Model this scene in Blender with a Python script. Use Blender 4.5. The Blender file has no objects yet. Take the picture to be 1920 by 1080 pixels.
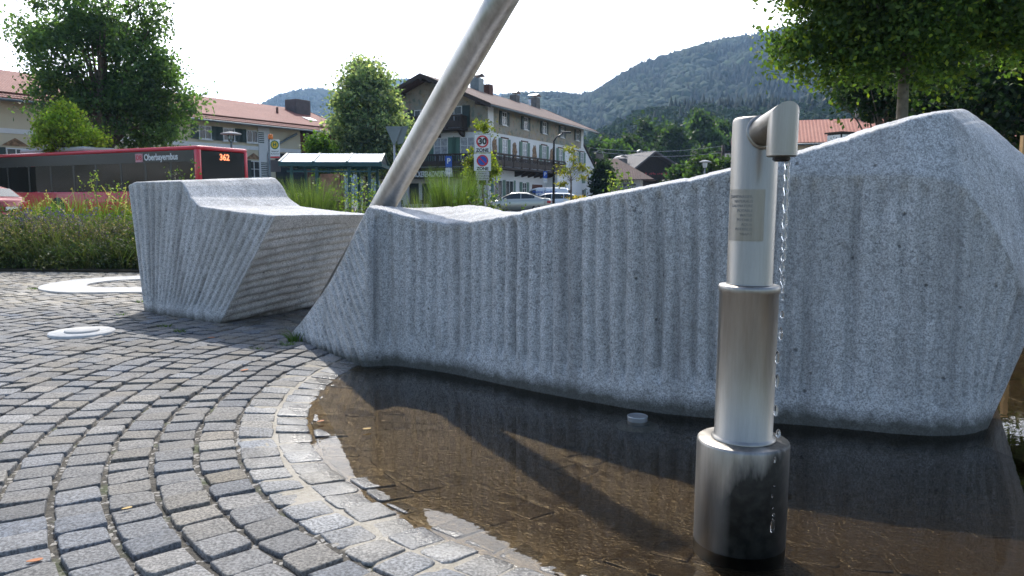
import bpy, bmesh, math, random
import numpy as np
from mathutils import Vector, Matrix, noise
PI = math.pi
R = math.radians
# ------------------------------------------------------------------ camera, sky, sun, exposure
scene = bpy.context.scene
COL = scene.collection
FPX = 1440.0; PITCH = math.atan(166/1440.0); EYE = 0.95
cd = bpy.data.cameras.new('camera'); cam = bpy.data.objects.new('camera', cd); COL.objects.link(cam)
cam.location = (0, 0, EYE); cam.rotation_euler = (PI/2-PITCH, 0, 0)
cd.sensor_width = 36; cd.lens = 27.0; cd.clip_start = 0.05; cd.clip_end = 20000
cd.dof.use_dof = True; cd.dof.focus_distance = 3.2; cd.dof.aperture_fstop = 14.0
scene.camera = cam
SUN_EL, SUN_AZ = 49.0, -12.0            # azimuth measured clockwise from +Y (straight ahead)
world = bpy.data.worlds.new('World'); scene.world = world; world.use_nodes = True
nt = world.node_tree; nt.nodes.clear()
def N(t, kind, **kw):
    n = t.nodes.new(kind)
    for k, v in kw.items():
        if hasattr(n, k): setattr(n, k, v)
    return n
wo = N(nt, 'ShaderNodeOutputWorld'); bg = N(nt, 'ShaderNodeBackground')
sky = N(nt, 'ShaderNodeTexSky', sky_type='NISHITA', sun_disc=False, sun_elevation=R(SUN_EL), sun_rotation=R(SUN_AZ), air_density=1.0, dust_density=1.6, ozone_density=1.2)
bg.inputs[1].default_value = 0.15
tc = N(nt, 'ShaderNodeTexCoord'); mp = N(nt, 'ShaderNodeMapping'); mp.inputs['Scale'].default_value = (1, 1, 2.6)
nz = N(nt, 'ShaderNodeTexNoise'); nz.inputs['Scale'].default_value = 2.2; nz.inputs['Detail'].default_value = 7; nz.inputs['Roughness'].default_value = .55
nt.links.new(tc.outputs['Generated'], mp.inputs[0]); nt.links.new(mp.outputs[0], nz.inputs['Vector'])
# cloud cover: thin bright cloud, thick on the sunny side, broken blue behind the viewer
sep = N(nt, 'ShaderNodeSeparateXYZ'); nt.links.new(tc.outputs['Generated'], sep.inputs[0])
m1 = N(nt, 'ShaderNodeMath', operation='MULTIPLY_ADD'); nt.links.new(sep.outputs[1], m1.inputs[0]); m1.inputs[1].default_value = .75; m1.inputs[2].default_value = -.42
m1b = N(nt, 'ShaderNodeMath', operation='MULTIPLY_ADD'); nt.links.new(sep.outputs[2], m1b.inputs[0]); m1b.inputs[1].default_value = -.55; nt.links.new(m1.outputs[0], m1b.inputs[2])
m2 = N(nt, 'ShaderNodeMath', operation='MULTIPLY_ADD'); nt.links.new(nz.outputs[0], m2.inputs[0]); m2.inputs[1].default_value = 1.6; nt.links.new(m1b.outputs[0], m2.inputs[2])
mr = N(nt, 'ShaderNodeMapRange'); mr.inputs[1].default_value = .3; mr.inputs[2].default_value = .75; nt.links.new(m2.outputs[0], mr.inputs[0])
mx = N(nt, 'ShaderNodeMix', data_type='RGBA'); nt.links.new(mr.outputs[0], mx.inputs[0]); nt.links.new(sky.outputs[0], mx.inputs[6]); mx.inputs[7].default_value = (19, 19, 19.4, 1)
nt.links.new(mx.outputs[2], bg.inputs[0]); nt.links.new(bg.outputs[0], wo.inputs[0])
sd = bpy.data.lights.new('sun', 'SUN'); sd.energy = 3.3; sd.angle = R(.9); sd.color = (1, .95, .87)
sun = bpy.data.objects.new('sun', sd); COL.objects.link(sun)
az, el = R(SUN_AZ), R(SUN_EL)
SDIR = Vector((math.sin(az)*math.cos(el), math.cos(az)*math.cos(el), math.sin(el)))
sun.rotation_euler = SDIR.to_track_quat('Z', 'Y').to_euler(); sun.location = (0, 0, 60)
scene.view_settings.view_transform = 'Standard'; scene.view_settings.look = 'None'
scene.view_settings.exposure = 0.55; scene.view_settings.gamma = 1
cy = scene.cycles; cy.max_bounces = 8; cy.diffuse_bounces = 3; cy.glossy_bounces = 3; cy.transmission_bounces = 6; cy.transparent_max_bounces = 24; cy.volume_bounces = 0

# ------------------------------------------------------------------ helpers
rng = np.random.default_rng(7); random.seed(7)
cp, sp = math.cos(PITCH), math.sin(PITCH)
def ray(px, py):
    u = -(py-540)/FPX
    return Vector(((px-960)/FPX, cp+u*sp, -sp+u*cp))
def P(px, py, D):
    d = ray(px, py); t = D/d.y
    return Vector((d.x*t, D, EYE+d.z*t))
def G(px, py, z=0.0):
    d = ray(px, py); t = (z-EYE)/d.z
    return Vector((d.x*t, d.y*t, z))
def zat(py, D): return P(960, py, D).z
def xat(px, D, py=374): return P(px, py, D).x

class Fr:                                   # local frame of a thing: x along, y inward
    def __init__(s, x, y, deg, z=0): s.o = Vector((x, y, z)); s.a = R(deg)
    def hit(s, px, py, yl=0.0):             # where a direction meets the plane y=yl: (x, z)
        ex = Vector((math.cos(s.a), math.sin(s.a), 0)); ey = Vector((-math.sin(s.a), math.cos(s.a), 0))
        c = Vector((0, 0, EYE))-s.o; d = ray(px, py); t = (yl-c.dot(ey))/d.dot(ey); q = c+d*t
        return q.dot(ex), q.z
    def hitx(s, px, py, xl=0.0):            # same for the plane x=xl: (y, z)
        ex = Vector((math.cos(s.a), math.sin(s.a), 0)); ey = Vector((-math.sin(s.a), math.cos(s.a), 0))
        c = Vector((0, 0, EYE))-s.o; d = ray(px, py); t = (xl-c.dot(ex))/d.dot(ex); q = c+d*t
        return q.dot(ey), q.z
WM = {}
def props(o, label=None, cat=None, group=None, kind=None):
    if label: o['label'] = label
    if cat: o['category'] = cat
    if group: o['group'] = group
    if kind: o['kind'] = kind
    return o
def thing(name, label, cat, loc=(0, 0, 0), deg=0, group=None):
    o = bpy.data.objects.new(name, None); COL.objects.link(o); o.empty_display_size = .2
    o.location = loc; o.rotation_euler = (0, 0, R(deg))
    WM[o.name] = Matrix.Translation(loc) @ Matrix.Rotation(R(deg), 4, 'Z')
    return props(o, label, cat, group)
def link(name, me, mat, parent=None):
    o = bpy.data.objects.new(name, me); COL.objects.link(o)
    if mat:
        for m in (mat if isinstance(mat, (list, tuple)) else [mat]): me.materials.append(m)
    if parent is not None: o.parent = parent; WM[o.name] = WM[parent.name]
    else: WM[o.name] = Matrix.Identity(4)
    return o
def np_mesh(name, V, F, smooth=False, cols=None):
    """V (n,3), F (m,k) constant k, or list of lists"""
    me = bpy.data.meshes.new(name); V = np.asarray(V, dtype=np.float32)
    if isinstance(F, np.ndarray):
        m, k = F.shape
        me.vertices.add(len(V)); me.vertices.foreach_set('co', V.ravel())
        me.loops.add(m*k); me.loops.foreach_set('vertex_index', F.astype(np.int32).ravel())
        me.polygons.add(m); me.polygons.foreach_set('loop_start', np.arange(0, m*k, k, dtype=np.int32))
        me.update(calc_edges=True)
    else: me.from_pydata([tuple(v) for v in V.tolist()], [], [tuple(f) for f in F])
    if smooth: me.polygons.foreach_set('use_smooth', [True]*len(me.polygons))
    if cols is not None:
        a = me.attributes.new('col', 'FLOAT_COLOR', 'POINT'); c = np.ones((len(V), 4), dtype=np.float32); c[:, :3] = cols
        a.data.foreach_set('color', c.ravel())
    me.validate(); me.update()
    return me
class MB:
    def __init__(s): s.V = []; s.F = []; s.S = []
    def add(s, V, F, smooth=False):
        b = len(s.V); s.V += [tuple(v) for v in V]; s.F += [tuple(i+b for i in f) for f in F]; s.S += [smooth]*len(F); return s
    def box(s, x0, x1, y0, y1, z0, z1):
        x0, x1 = min(x0, x1), max(x0, x1); y0, y1 = min(y0, y1), max(y0, y1); z0, z1 = min(z0, z1), max(z0, z1)
        return s.add([(x0, y0, z0), (x1, y0, z0), (x1, y1, z0), (x0, y1, z0), (x0, y0, z1), (x1, y0, z1), (x1, y1, z1), (x0, y1, z1)],
              [(0, 3, 2, 1), (4, 5, 6, 7), (0, 1, 5, 4), (1, 2, 6, 5), (2, 3, 7, 6), (3, 0, 4, 7)])
    def hexa(s, a):                         # 8 corner points, bottom 4 then top 4
        return s.add(a, [(0, 3, 2, 1), (4, 5, 6, 7), (0, 1, 5, 4), (1, 2, 6, 5), (2, 3, 7, 6), (3, 0, 4, 7)])
    def prism(s, poly, a, b, axis='y'):     # poly (u,z) extruded between a and b
        n = len(poly); f = (lambda u, w, t: (u, t, w)) if axis == 'y' else ((lambda u, w, t: (t, u, w)) if axis == 'x' else (lambda u, w, t: (u, w, t)))
        V = [f(u, w, a) for u, w in poly]+[f(u, w, b) for u, w in poly]
        return s.add(V, [tuple(range(n)), tuple(range(2*n-1, n-1, -1))]+[(i, (i+n), ((i+1) % n+n), (i+1) % n) for i in range(n)])
    def tube(s, pts, rad, seg=10, caps=True):
        pts = [Vector(p) for p in pts]; n = len(pts)
        if not isinstance(rad, (list, tuple)): rad = [rad]*n
        V = []; 
        for i, p in enumerate(pts):
            t = (pts[min(i+1, n-1)]-pts[max(i-1, 0)]).normalized()
            a = Vector((0, 0, 1)) if abs(t.z) < .95 else Vector((0, 1, 0))
            x = a.cross(t).normalized(); y = t.cross(x)
            for k in range(seg):
                w = 2*PI*k/seg; V.append(p+(x*math.cos(w)+y*math.sin(w))*rad[i])
        F = [(i*seg+k, i*seg+(k+1) % seg, (i+1)*seg+(k+1) % seg, (i+1)*seg+k) for i in range(n-1) for k in range(seg)]
        s.add(V, F, True)
        if caps:
            b = len(s.V)-len(V); s.F += [tuple(b+k for k in range(seg-1, -1, -1)), tuple(b+(n-1)*seg+k for k in range(seg))]; s.S += [False, False]
        return s
    def lathe(s, prof, c=(0, 0, 0), seg=48, smooth=True, axis='z'):   # prof: (r,z)
        V = []
        for r, z in prof:
            for k in range(seg):
                w = 2*PI*k/seg
                V.append((c[0]+r*math.cos(w), c[1]+r*math.sin(w), c[2]+z) if axis == 'z' else ((c[0]+r*math.cos(w), c[1]+z, c[2]+r*math.sin(w)) if axis == 'y' else (c[0]+z, c[1]+r*math.cos(w), c[2]+r*math.sin(w))))
        F = [(i*seg+k, i*seg+(k+1) % seg, (i+1)*seg+(k+1) % seg, (i+1)*seg+k) for i in range(len(prof)-1) for k in range(seg)]
        return s.add(V, F, smooth)
    def build(s, name, mat, parent=None, bevel=0, world=False, bseg=2):
        """world=True: coordinates are world ones; a parented mesh is moved into the thing's frame, a top-level one gets its origin at its base"""
        V = s.V; org = None
        if parent is not None and world:
            inv = WM[parent.name].inverted(); V = [tuple(inv @ Vector(v)) for v in V]
        elif parent is None:
            a = np.array(V); org = ((a[:, 0].min()+a[:, 0].max())/2, (a[:, 1].min()+a[:, 1].max())/2, a[:, 2].min()); V = [(v[0]-org[0], v[1]-org[1], v[2]-org[2]) for v in V]
        me = bpy.data.meshes.new(name); me.from_pydata([tuple(v) for v in V], [], s.F); me.polygons.foreach_set('use_smooth', s.S)
        bm = bmesh.new(); bm.from_mesh(me); bmesh.ops.recalc_face_normals(bm, faces=bm.faces)
        if bevel: 
            ed = [e for e in bm.edges if len(e.link_faces) == 2 and e.calc_face_angle(0) > R(28)]
            bmesh.ops.bevel(bm, geom=ed, offset=bevel, segments=bseg, affect='EDGES', profile=.5)
            if bseg > 1:
                for f in bm.faces: f.smooth = True
        bm.to_mesh(me); bm.free()
        if bevel and bseg > 1:
            try: me.set_sharp_from_angle(angle=R(35))
            except Exception: pass
        o = link(name, me, mat, parent)
        if org: o.location = org; WM[o.name] = Matrix.Translation(org)
        return o
def text_mb(body, size, ext=.002, align='CENTER', bold=0.0):
    cu = bpy.data.curves.new('t', 'FONT'); cu.body = body; cu.size = size; cu.extrude = ext; cu.align_x = align; cu.align_y = 'CENTER'; cu.resolution_u = 3; cu.offset = bold
    o = bpy.data.objects.new('t', cu); COL.objects.link(o); dg = bpy.context.evaluated_depsgraph_get(); dg.update()
    me = bpy.data.meshes.new_from_object(o.evaluated_get(dg)); V = [tuple(v.co) for v in me.vertices]; F = [tuple(p.vertices) for p in me.polygons]
    bpy.data.objects.remove(o); bpy.data.curves.remove(cu); bpy.data.meshes.remove(me)
    return V, F                             # in the XY plane, facing +Z
def text_on(mb, body, size, x, y, z, deg=0, ext=.002, align='CENTER', bold=0.0, sx=1.0):
    """upright text whose front faces local -Y turned by deg about Z"""
    V, F = text_mb(body, size, ext, align, bold); c, s_ = math.cos(R(deg)), math.sin(R(deg))
    return mb.add([(x+c*a*sx+s_*w, y+s_*a*sx-c*w, z+b) for a, b, w in V], F)

# ------------------------------------------------------------------ materials
class NT:
    def __init__(s, name):
        s.m = bpy.data.materials.new(name); s.m.use_nodes = True; s.t = s.m.node_tree
        s.p = s.t.nodes['Principled BSDF']; s.out = s.t.nodes['Material Output']; s.c = None
    def n(s, kind, ins=None, **kw):
        n = s.t.nodes.new(kind)
        for k, v in kw.items(): setattr(n, k, v)
        for k, v in (ins or {}).items(): s.put(n.inputs[k], v)
        return n
    def put(s, sock, v):
        if isinstance(v, bpy.types.NodeSocket): s.t.links.new(v, sock)
        elif isinstance(v, (tuple, list)) and len(v) == 3 and sock.type == 'RGBA': sock.default_value = (*v, 1)
        else: sock.default_value = v
    def co(s, scale=(1, 1, 1)):
        if s.c is None: s.c = s.n('ShaderNodeTexCoord')
        return s.n('ShaderNodeMapping', {0: s.c.outputs['Object'], 3: scale}).outputs[0]
    def noise(s, sc, det=4, rough=.5, scale=(1, 1, 1)): return s.n('ShaderNodeTexNoise', {'Vector': s.co(scale), 'Scale': sc, 'Detail': det, 'Roughness': rough}).outputs[0]
    def ramp(s, v, a, b, lo=0., hi=1.): return s.n('ShaderNodeMapRange', {0: v, 1: a, 2: b, 3: lo, 4: hi}).outputs[0]
    def mix(s, f, a, b, mode='MIX'):
        n = s.n('ShaderNodeMix', data_type='RGBA', blend_type=mode); s.put(n.inputs[0], f); s.put(n.inputs[6], a); s.put(n.inputs[7], b); return n.outputs[2]
    def math(s, op, a, b=0., c=0.):
        n = s.n('ShaderNodeMath', operation=op); s.put(n.inputs[0], a); s.put(n.inputs[1], b); s.put(n.inputs[2], c); return n.outputs[0]
    def attr(s): return s.n('ShaderNodeAttribute', attribute_name='col').outputs['Color']
    def bump(s, h, strength=.5, dist=.01): s.put(s.p.inputs['Normal'], s.n('ShaderNodeBump', {'Height': h, 'Strength': strength, 'Distance': dist}).outputs[0])
    def set(s, **kw):
        for k, v in kw.items(): s.put(s.p.inputs[k.replace('_', ' ')], v)
        return s.m
def plain(name, col, rough=.6, metal=0., var=.15, sc=3., **kw):
    t = NT(name); v = t.noise(sc, 5); dark = tuple(c*(1-var) for c in col); lite = tuple(min(1, c*(1+var)) for c in col)
    return t.set(Base_Color=t.mix(t.ramp(v, .3, .7), dark, lite), Roughness=rough, Metallic=metal, **kw)
def leafmat(name, trans=.45, rough=.55):
    t = NT(name); a = t.attr(); t.set(Base_Color=a, Roughness=rough); t.p.inputs['Specular IOR Level'].default_value = .35
    hs = t.n('ShaderNodeMix', data_type='RGBA', blend_type='MULTIPLY'); t.put(hs.inputs[0], 1.0); t.put(hs.inputs[6], a); t.put(hs.inputs[7], (1.9, 2.1, .7))
    tr = t.n('ShaderNodeBsdfTranslucent', {0: hs.outputs[2]})
    ms = t.n('ShaderNodeMixShader', {0: trans, 1: t.p.outputs[0], 2: tr.outputs[0]}); t.t.links.new(ms.outputs[0], t.out.inputs[0])
    return t.m
M = {}
M['leaf'] = leafmat('leaf', .5); M['blade'] = leafmat('blade', .35)
M['forest'] = leafmat('forest', .04, .95)
M['bark'] = plain('bark', (.16, .13, .10), .9, var=.4, sc=9)
# granite of the sculptures
def granite(name, base=(.58, .58, .585), spec=150., wet=True, ribs=False):
    t = NT(name)
    sp1 = t.noise(spec, 2, .6); sp2 = t.noise(spec*.33, 3, .6); big = t.noise(1.6, 4); streak = t.noise(7, 4, .6, (1, 1, .09))
    c = t.mix(t.ramp(sp1, .40, .60), tuple(x*.62 for x in base), tuple(min(x*1.3, .9) for x in base))
    gr_ = t.noise(spec*.55, 3, .75); gm = t.ramp(t.noise(3.1, 5, .65), .35, .65, .15, .95)
    c = t.mix(t.math('MULTIPLY', t.ramp(gr_, .55, .64), gm), c, (.10, .10, .105)); c = t.mix(t.math('MULTIPLY', t.ramp(gr_, .42, .34), gm), c, (.72, .71, .69))
    c = t.mix(t.ramp(sp2, .34, .46, .7, 0), c, tuple(x*.4 for x in base))
    c = t.mix(t.ramp(big, .35, .7, 0, .35), c, (.30, .29, .26)); c = t.mix(t.ramp(t.noise(24, 5, .7), .5, .72, 0, .45), c, (.22, .215, .21))
    c = t.mix(t.ramp(streak, .48, .68, 0, .5), c, (.17, .165, .16))
    wz = t.n('ShaderNodeNewGeometry').outputs['Position']; z = t.n('ShaderNodeSeparateXYZ', {0: wz}).outputs[2]
    zz = t.math('ADD', z, t.math('MULTIPLY', t.noise(14, 3), -.07))
    if wet: c = t.mix(t.ramp(zz, -.035, .03, .88, 0), c, (.05, .048, .035))
    pv = t.n('ShaderNodeTexVoronoi', {'Vector': t.co(), 'Scale': 7.0}, feature='F1').outputs['Distance']
    pit = t.ramp(pv, .03, .075, 1, 0)
    c = t.mix(t.math('MULTIPLY', pit, .75), c, (.06, .06, .06))
    h = t.math('ADD', t.math('MULTIPLY', sp1, .6), t.math('MULTIPLY', pit, -1.5))
    t.bump(h, .6, .006)
    return t.set(Base_Color=c, Roughness=.85)
M['granite'] = granite('granite'); 
M['setts'] = None
POND = (1.42, 3.92); RJ = 2.69
def radius_node(t):
    pos = t.n('ShaderNodeNewGeometry').outputs['Position']; s = t.n('ShaderNodeSeparateXYZ', {0: pos})
    dx = t.math('SUBTRACT', s.outputs[0], POND[0]); dy = t.math('SUBTRACT', s.outputs[1], POND[1])
    r = t.math('SQRT', t.math('ADD', t.math('MULTIPLY', dx, dx), t.math('MULTIPLY', dy, dy)))
    return r, s
def paving(name, stone):
    t = NT(name); r, s = radius_node(t)
    wob = t.math('MULTIPLY_ADD', t.noise(3.5, 5, .6), .5, -.25); rw = t.math('ADD', r, wob)
    if stone:
        a = t.attr(); f = t.noise(110, 3, .65); g = t.noise(14, 4, .6)
        c = t.mix(t.ramp(f, .38, .62), (.50, .50, .50), (1.45, 1.45, 1.45)); c = t.mix(1.0, a, c, 'MULTIPLY')
        c = t.mix(t.ramp(g, .4, .75, 0, .35), c, (.10, .10, .10))
        c = t.mix(t.ramp(t.noise(2.2, 3), .5, .75, 0, .35), c, (.26, .22, .16))
        h = t.math('ADD', f, t.math('MULTIPLY', g, 2.0)); t.bump(h, .55, .006)
    else:
        f = t.noise(60, 3, .7); g = t.n('ShaderNodeTexVoronoi', {'Vector': t.co(), 'Scale': 75.}).outputs['Color']
        dirt = t.mix(t.ramp(f, .4, .65), (.022, .019, .014), (.095, .083, .065)); dirt = t.mix(t.ramp(t.n('ShaderNodeSeparateColor', {0: g}).outputs[0], .78, .8, 0, .8), dirt, (.38, .36, .33))
        dirt = t.mix(t.ramp(t.noise(5, 3), .58, .66, 0, .7), dirt, (.045, .065, .012))
        sand = t.mix(t.ramp(f, .3, .7), (.27, .235, .18), (.42, .38, .31))
        c = t.mix(t.ramp(r, RJ-.03, RJ-.01), sand, dirt)
        far = t.ramp(t.math('ADD', t.math('ADD', s.outputs[1], t.math('MULTIPLY', s.outputs[0], -.12)), t.noise(1.0, 3)), 7.0, 7.6)
        c = t.mix(far, c, sand)
        t.bump(f, .6, .012)
    # sediment on the pond floor, and the wet rim round it
    sed = t.mix(t.ramp(t.noise(4, 6, .6), .35, .7), (.026, .019, .012), (.066, .043, .022))
    keep = t.mix(.5, sed, c, 'MULTIPLY') if False else sed
    c = t.mix(t.ramp(rw, 2.20, 2.42, .93, 0), c, keep)
    wetm = t.ramp(rw, 2.44, 2.60, 1, 0)
    c = t.mix(t.math('MULTIPLY', wetm, .45), c, (.09, .075, .055))
    return t.set(Base_Color=c, Roughness=t.ramp(wetm, 0, 1, .8, .22))
M['sett'] = paving('granite_setts', True); M['joint'] = paving('joint_fill', False)
def metal(name, col=(.39, .37, .34), rough=.40, stain=False, axis=(9, 9, .8)):
    t = NT(name); s1 = t.noise(3, 7, .7, axis); s0 = t.noise(26, 3, .6, (1, 1, .02)); s2 = t.noise(2.0, 4)
    c = t.mix(t.ramp(s1, .3, .7), tuple(x*.72 for x in col), tuple(x*1.15 for x in col)); c = t.mix(t.ramp(s2, .45, .75, 0, .35), c, (.30, .24, .17))
    rr = t.ramp(s1, .3, .7, rough-.08, rough+.14); mt = 1.0
    if stain:
        wp = t.n('ShaderNodeNewGeometry').outputs['Position']; s = t.n('ShaderNodeSeparateXYZ', {0: wp}); 
        edge = t.math('ADD', t.math('ADD', s.outputs[2], t.math('MULTIPLY', t.math('SUBTRACT', s.outputs[0], .63), -.9)), t.math('MULTIPLY', t.noise(9, 5, .65, (1, 1, .25)), .30))
        side = t.ramp(s.outputs[0], .545, .60)
        k = t.math('MULTIPLY', t.ramp(edge, .33, .41, 1, 0), side)
        c = t.mix(k, c, t.mix(t.ramp(t.noise(40, 4), .4, .8), (.006, .007, .006), (.035, .035, .03))); rr = t.math('MAXIMUM', rr, t.math('MULTIPLY', k, .5)); mt = t.ramp(k, 0, 1, 1, 0)
    t.bump(t.math('ADD', s1, t.math('MULTIPLY', s0, .35)), .16, .003)
    return t.set(Base_Color=c, Roughness=rr, Metallic=mt)
M['steel'] = metal('stainless_steel'); M['steel_base'] = metal('stained_steel', stain=True)
M['plate_steel'] = metal('plate_steel', (.36, .345, .32), .42)
M['pole'] = metal('brushed_pole', (.54, .53, .51), .42)
def water():
    t = NT('pond_water'); fr = t.n('ShaderNodeFresnel', {'IOR': 1.33})
    pos = t.n('ShaderNodeNewGeometry').outputs['Position']; s = t.n('ShaderNodeSeparateXYZ', {0: pos})
    dx = t.math('SUBTRACT', s.outputs[0], .70); dy = t.math('SUBTRACT', s.outputs[1], 1.92)
    d = t.math('SQRT', t.math('ADD', t.math('MULTIPLY', dx, dx), t.math('MULTIPLY', dy, dy)))
    rip = t.math('MULTIPLY', t.math('SINE', t.math('MULTIPLY', t.math('ADD', d, t.math('MULTIPLY', t.noise(6, 2), .10)), 150.)), t.ramp(d, .05, .75, 1, 0))
    wv = t.math('ADD', t.math('MULTIPLY', t.noise(9, 2, .5, (1, 1.6, 1)), .14), t.math('MULTIPLY', rip, .05))
    b = t.n('ShaderNodeBump', {'Height': wv, 'Strength': .22, 'Distance': .012}).outputs[0]
    t.put(fr.inputs['Normal'], b)
    gl = t.n('ShaderNodeBsdfGlossy', {'Roughness': .015, 'Normal': b, 'Color': (1, 1, 1)}); tr = t.n('ShaderNodeBsdfTransparent', {0: (.66, .58, .45)})
    ms = t.n('ShaderNodeMixShader', {0: fr.outputs[0], 1: tr.outputs[0], 2: gl.outputs[0]}); t.t.links.new(ms.outputs[0], t.out.inputs[0]); return t.m
M['water'] = water()
def drops():
    t = NT('falling_water'); t.set(Base_Color=(1, 1, 1), Roughness=.02, IOR=1.33, Transmission_Weight=1.0); return t.m
M['drops'] = drops()
def glass(name, tint, refl_rough=.03, fr_ior=1.5):
    t = NT(name); fr = t.n('ShaderNodeFresnel', {'IOR': fr_ior}); gl = t.n('ShaderNodeBsdfGlossy', {'Roughness': refl_rough}); tr = t.n('ShaderNodeBsdfTransparent', {0: tint})
    ms = t.n('ShaderNodeMixShader', {0: fr.outputs[0], 1: tr.outputs[0], 2: gl.outputs[0]}); t.t.links.new(ms.outputs[0], t.out.inputs[0]); return t.m
M['tint'] = glass('tinted_glass', (.16, .19, .20), .03, 1.33); M['clear'] = glass('clear_glass', (.8, .88, .86))
M['curtain'] = plain('curtained_pane', (.34, .36, .38), .2, var=.35, sc=5)
M['pane'] = plain('window_pane', (.035, .045, .05), .12)
def roof_tiles(name, a, b, per=.32, rows=.36):
    t = NT(name); w = t.n('ShaderNodeTexWave', {'Vector': t.co(), 'Scale': 1/per/2*1.0, 'Distortion': .3}, bands_direction='X').outputs['Fac']
    w2 = t.n('ShaderNodeTexWave', {'Vector': t.co(), 'Scale': 1/rows/2, 'Distortion': .2}, bands_direction='Y').outputs['Fac']
    c = t.mix(t.ramp(t.noise(.6, 6, .6), .35, .7), a, b); c = t.mix(t.ramp(w, 0, .5, .55, 0), c, tuple(x*.45 for x in a)); c = t.mix(t.ramp(w2, 0, .3, .4, 0), c, tuple(x*.5 for x in a))
    c = t.mix(t.ramp(t.noise(9, 2), .45, .8, 0, .5), c, tuple(min(1, x*1.5) for x in b))
    t.bump(w, .5, .05); return t.set(Base_Color=c, Roughness=.8)
M['tile_red'] = roof_tiles('red_roof_tiles', (.24, .085, .065), (.31, .125, .095)); M['tile_brown'] = roof_tiles('brown_roof_tiles', (.11, .065, .055), (.155, .09, .075)); M['tile_grey'] = roof_tiles('grey_roof_tiles', (.12, .11, .11), (.18, .165, .16))
M['tile_orange'] = roof_tiles('orange_roof_tiles', (.36, .12, .08), (.46, .19, .13), .45, .5)
M['plaster_yellow'] = plain('cream_plaster', (.66, .58, .42), .9, var=.07, sc=.5); M['plaster_white'] = plain('white_plaster', (.80, .80, .79), .9, var=.05, sc=.6)
def mural():
    t = NT('faded_mural'); n1 = t.noise(.55, 5, .62); n2 = t.noise(1.3, 4, .6); n3 = t.noise(3.2, 4)
    c = t.mix(t.ramp(n1, .38, .62), (.27, .28, .23), (.40, .34, .27)); c = t.mix(t.ramp(n2, .52, .66, 0, .8), c, (.44, .33, .18)); c = t.mix(t.ramp(n3, .56, .7, 0, .7), c, (.34, .18, .13)); c = t.mix(t.ramp(t.noise(2.0, 3), .56, .64, 0, .6), c, (.10, .15, .13))
    return t.set(Base_Color=c, Roughness=.9)
M['mural'] = mural()
M['ornament'] = plain('painted_ornament', (.26, .16, .09), .9, var=.65, sc=5)
M['wood_dark'] = plain('dark_wood', (.045, .030, .022), .75, var=.4, sc=4); M['wood_red'] = plain('red_brown_wood', (.12, .045, .03), .8, var=.3, sc=4)
M['shutter_green'] = plain('green_shutter', (.10, .20, .15), .6, var=.1); M['shutter_dark'] = plain('dark_shutter', (.035, .06, .055), .6, var=.1)
M['white_paint'] = plain('white_paint', (.78, .78, .76), .5, var=.04); M['grey_stone'] = plain('chimney_plaster', (.16, .15, .14), .9, var=.3); M['zinc'] = plain('zinc_sheet', (.62, .63, .65), .35, .7, var=.1)
M['red'] = plain('red_paint', (.70, .028, .045), .25, var=.06, Coat_Weight=.5); M['black'] = plain('black_paint', (.012, .013, .015), .25, var=.1); M['rubber'] = plain('rubber', (.02, .02, .02), .85); M['rim'] = plain('alloy_rim', (.55, .56, .57), .35, .8)
M['silver'] = plain('champagne_paint', (.50, .50, .44), .3, .45, var=.03, Coat_Weight=.6); M['carwhite'] = plain('white_car_paint', (.78, .80, .82), .25, var=.03, Coat_Weight=.6)
M['carred'] = plain('dark_red_car_paint', (.30, .02, .02), .3, .2, var=.03, Coat_Weight=.6)
M['teal'] = plain('teal_steel', (.012, .07, .075), .45, var=.1); M['greypaint'] = plain('grey_metal', (.18, .21, .22), .5, .3); M['galv'] = plain('galvanised_steel', (.40, .41, .42), .5, .6)
M['blue'] = plain('sign_blue', (.02, .10, .45), .5, var=.03); M['signred'] = plain('sign_red', (.60, .03, .04), .5, var=.03); M['yellow'] = plain('sign_yellow', (.78, .50, .03), .5, var=.03); M['signgreen'] = plain('sign_green', (.02, .16, .07), .5, var=.03); M['orange'] = plain('orange_plastic', (.78, .20, .03), .5, var=.05)
M['concrete'] = plain('pale_concrete', (.50, .49, .47), .85, var=.08, sc=12); M['asphalt'] = plain('asphalt', (.10, .10, .10), .9, var=.2, sc=8); M['soil'] = plain('bed_soil', (.035, .03, .02), .95, var=.4, sc=6)
M['grassground'] = plain('grass_ground', (.06, .10, .03), .95, var=.35, sc=.3); M['slate'] = plain('roofing', (.11, .10, .10), .8)
M['seat'] = plain('seat_fabric', (.05, .06, .12), .9); M['skin'] = plain('skin', (.5, .32, .24), .6); M['cloth'] = plain('cloth', (.25, .33, .55), .9); M['hair'] = plain('hair', (.08, .05, .03), .8)
def lit(name, col, st):
    t = NT(name); t.set(Base_Color=col, Emission_Color=col, Emission_Strength=st); return t.m
M['led'] = lit('led_orange', (1, .28, .12), 1.3); M['taillight'] = lit('red_lamp', (1, .04, .02), 1.0); M['lens'] = plain('red_lens', (.55, .01, .02), .15)
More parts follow.
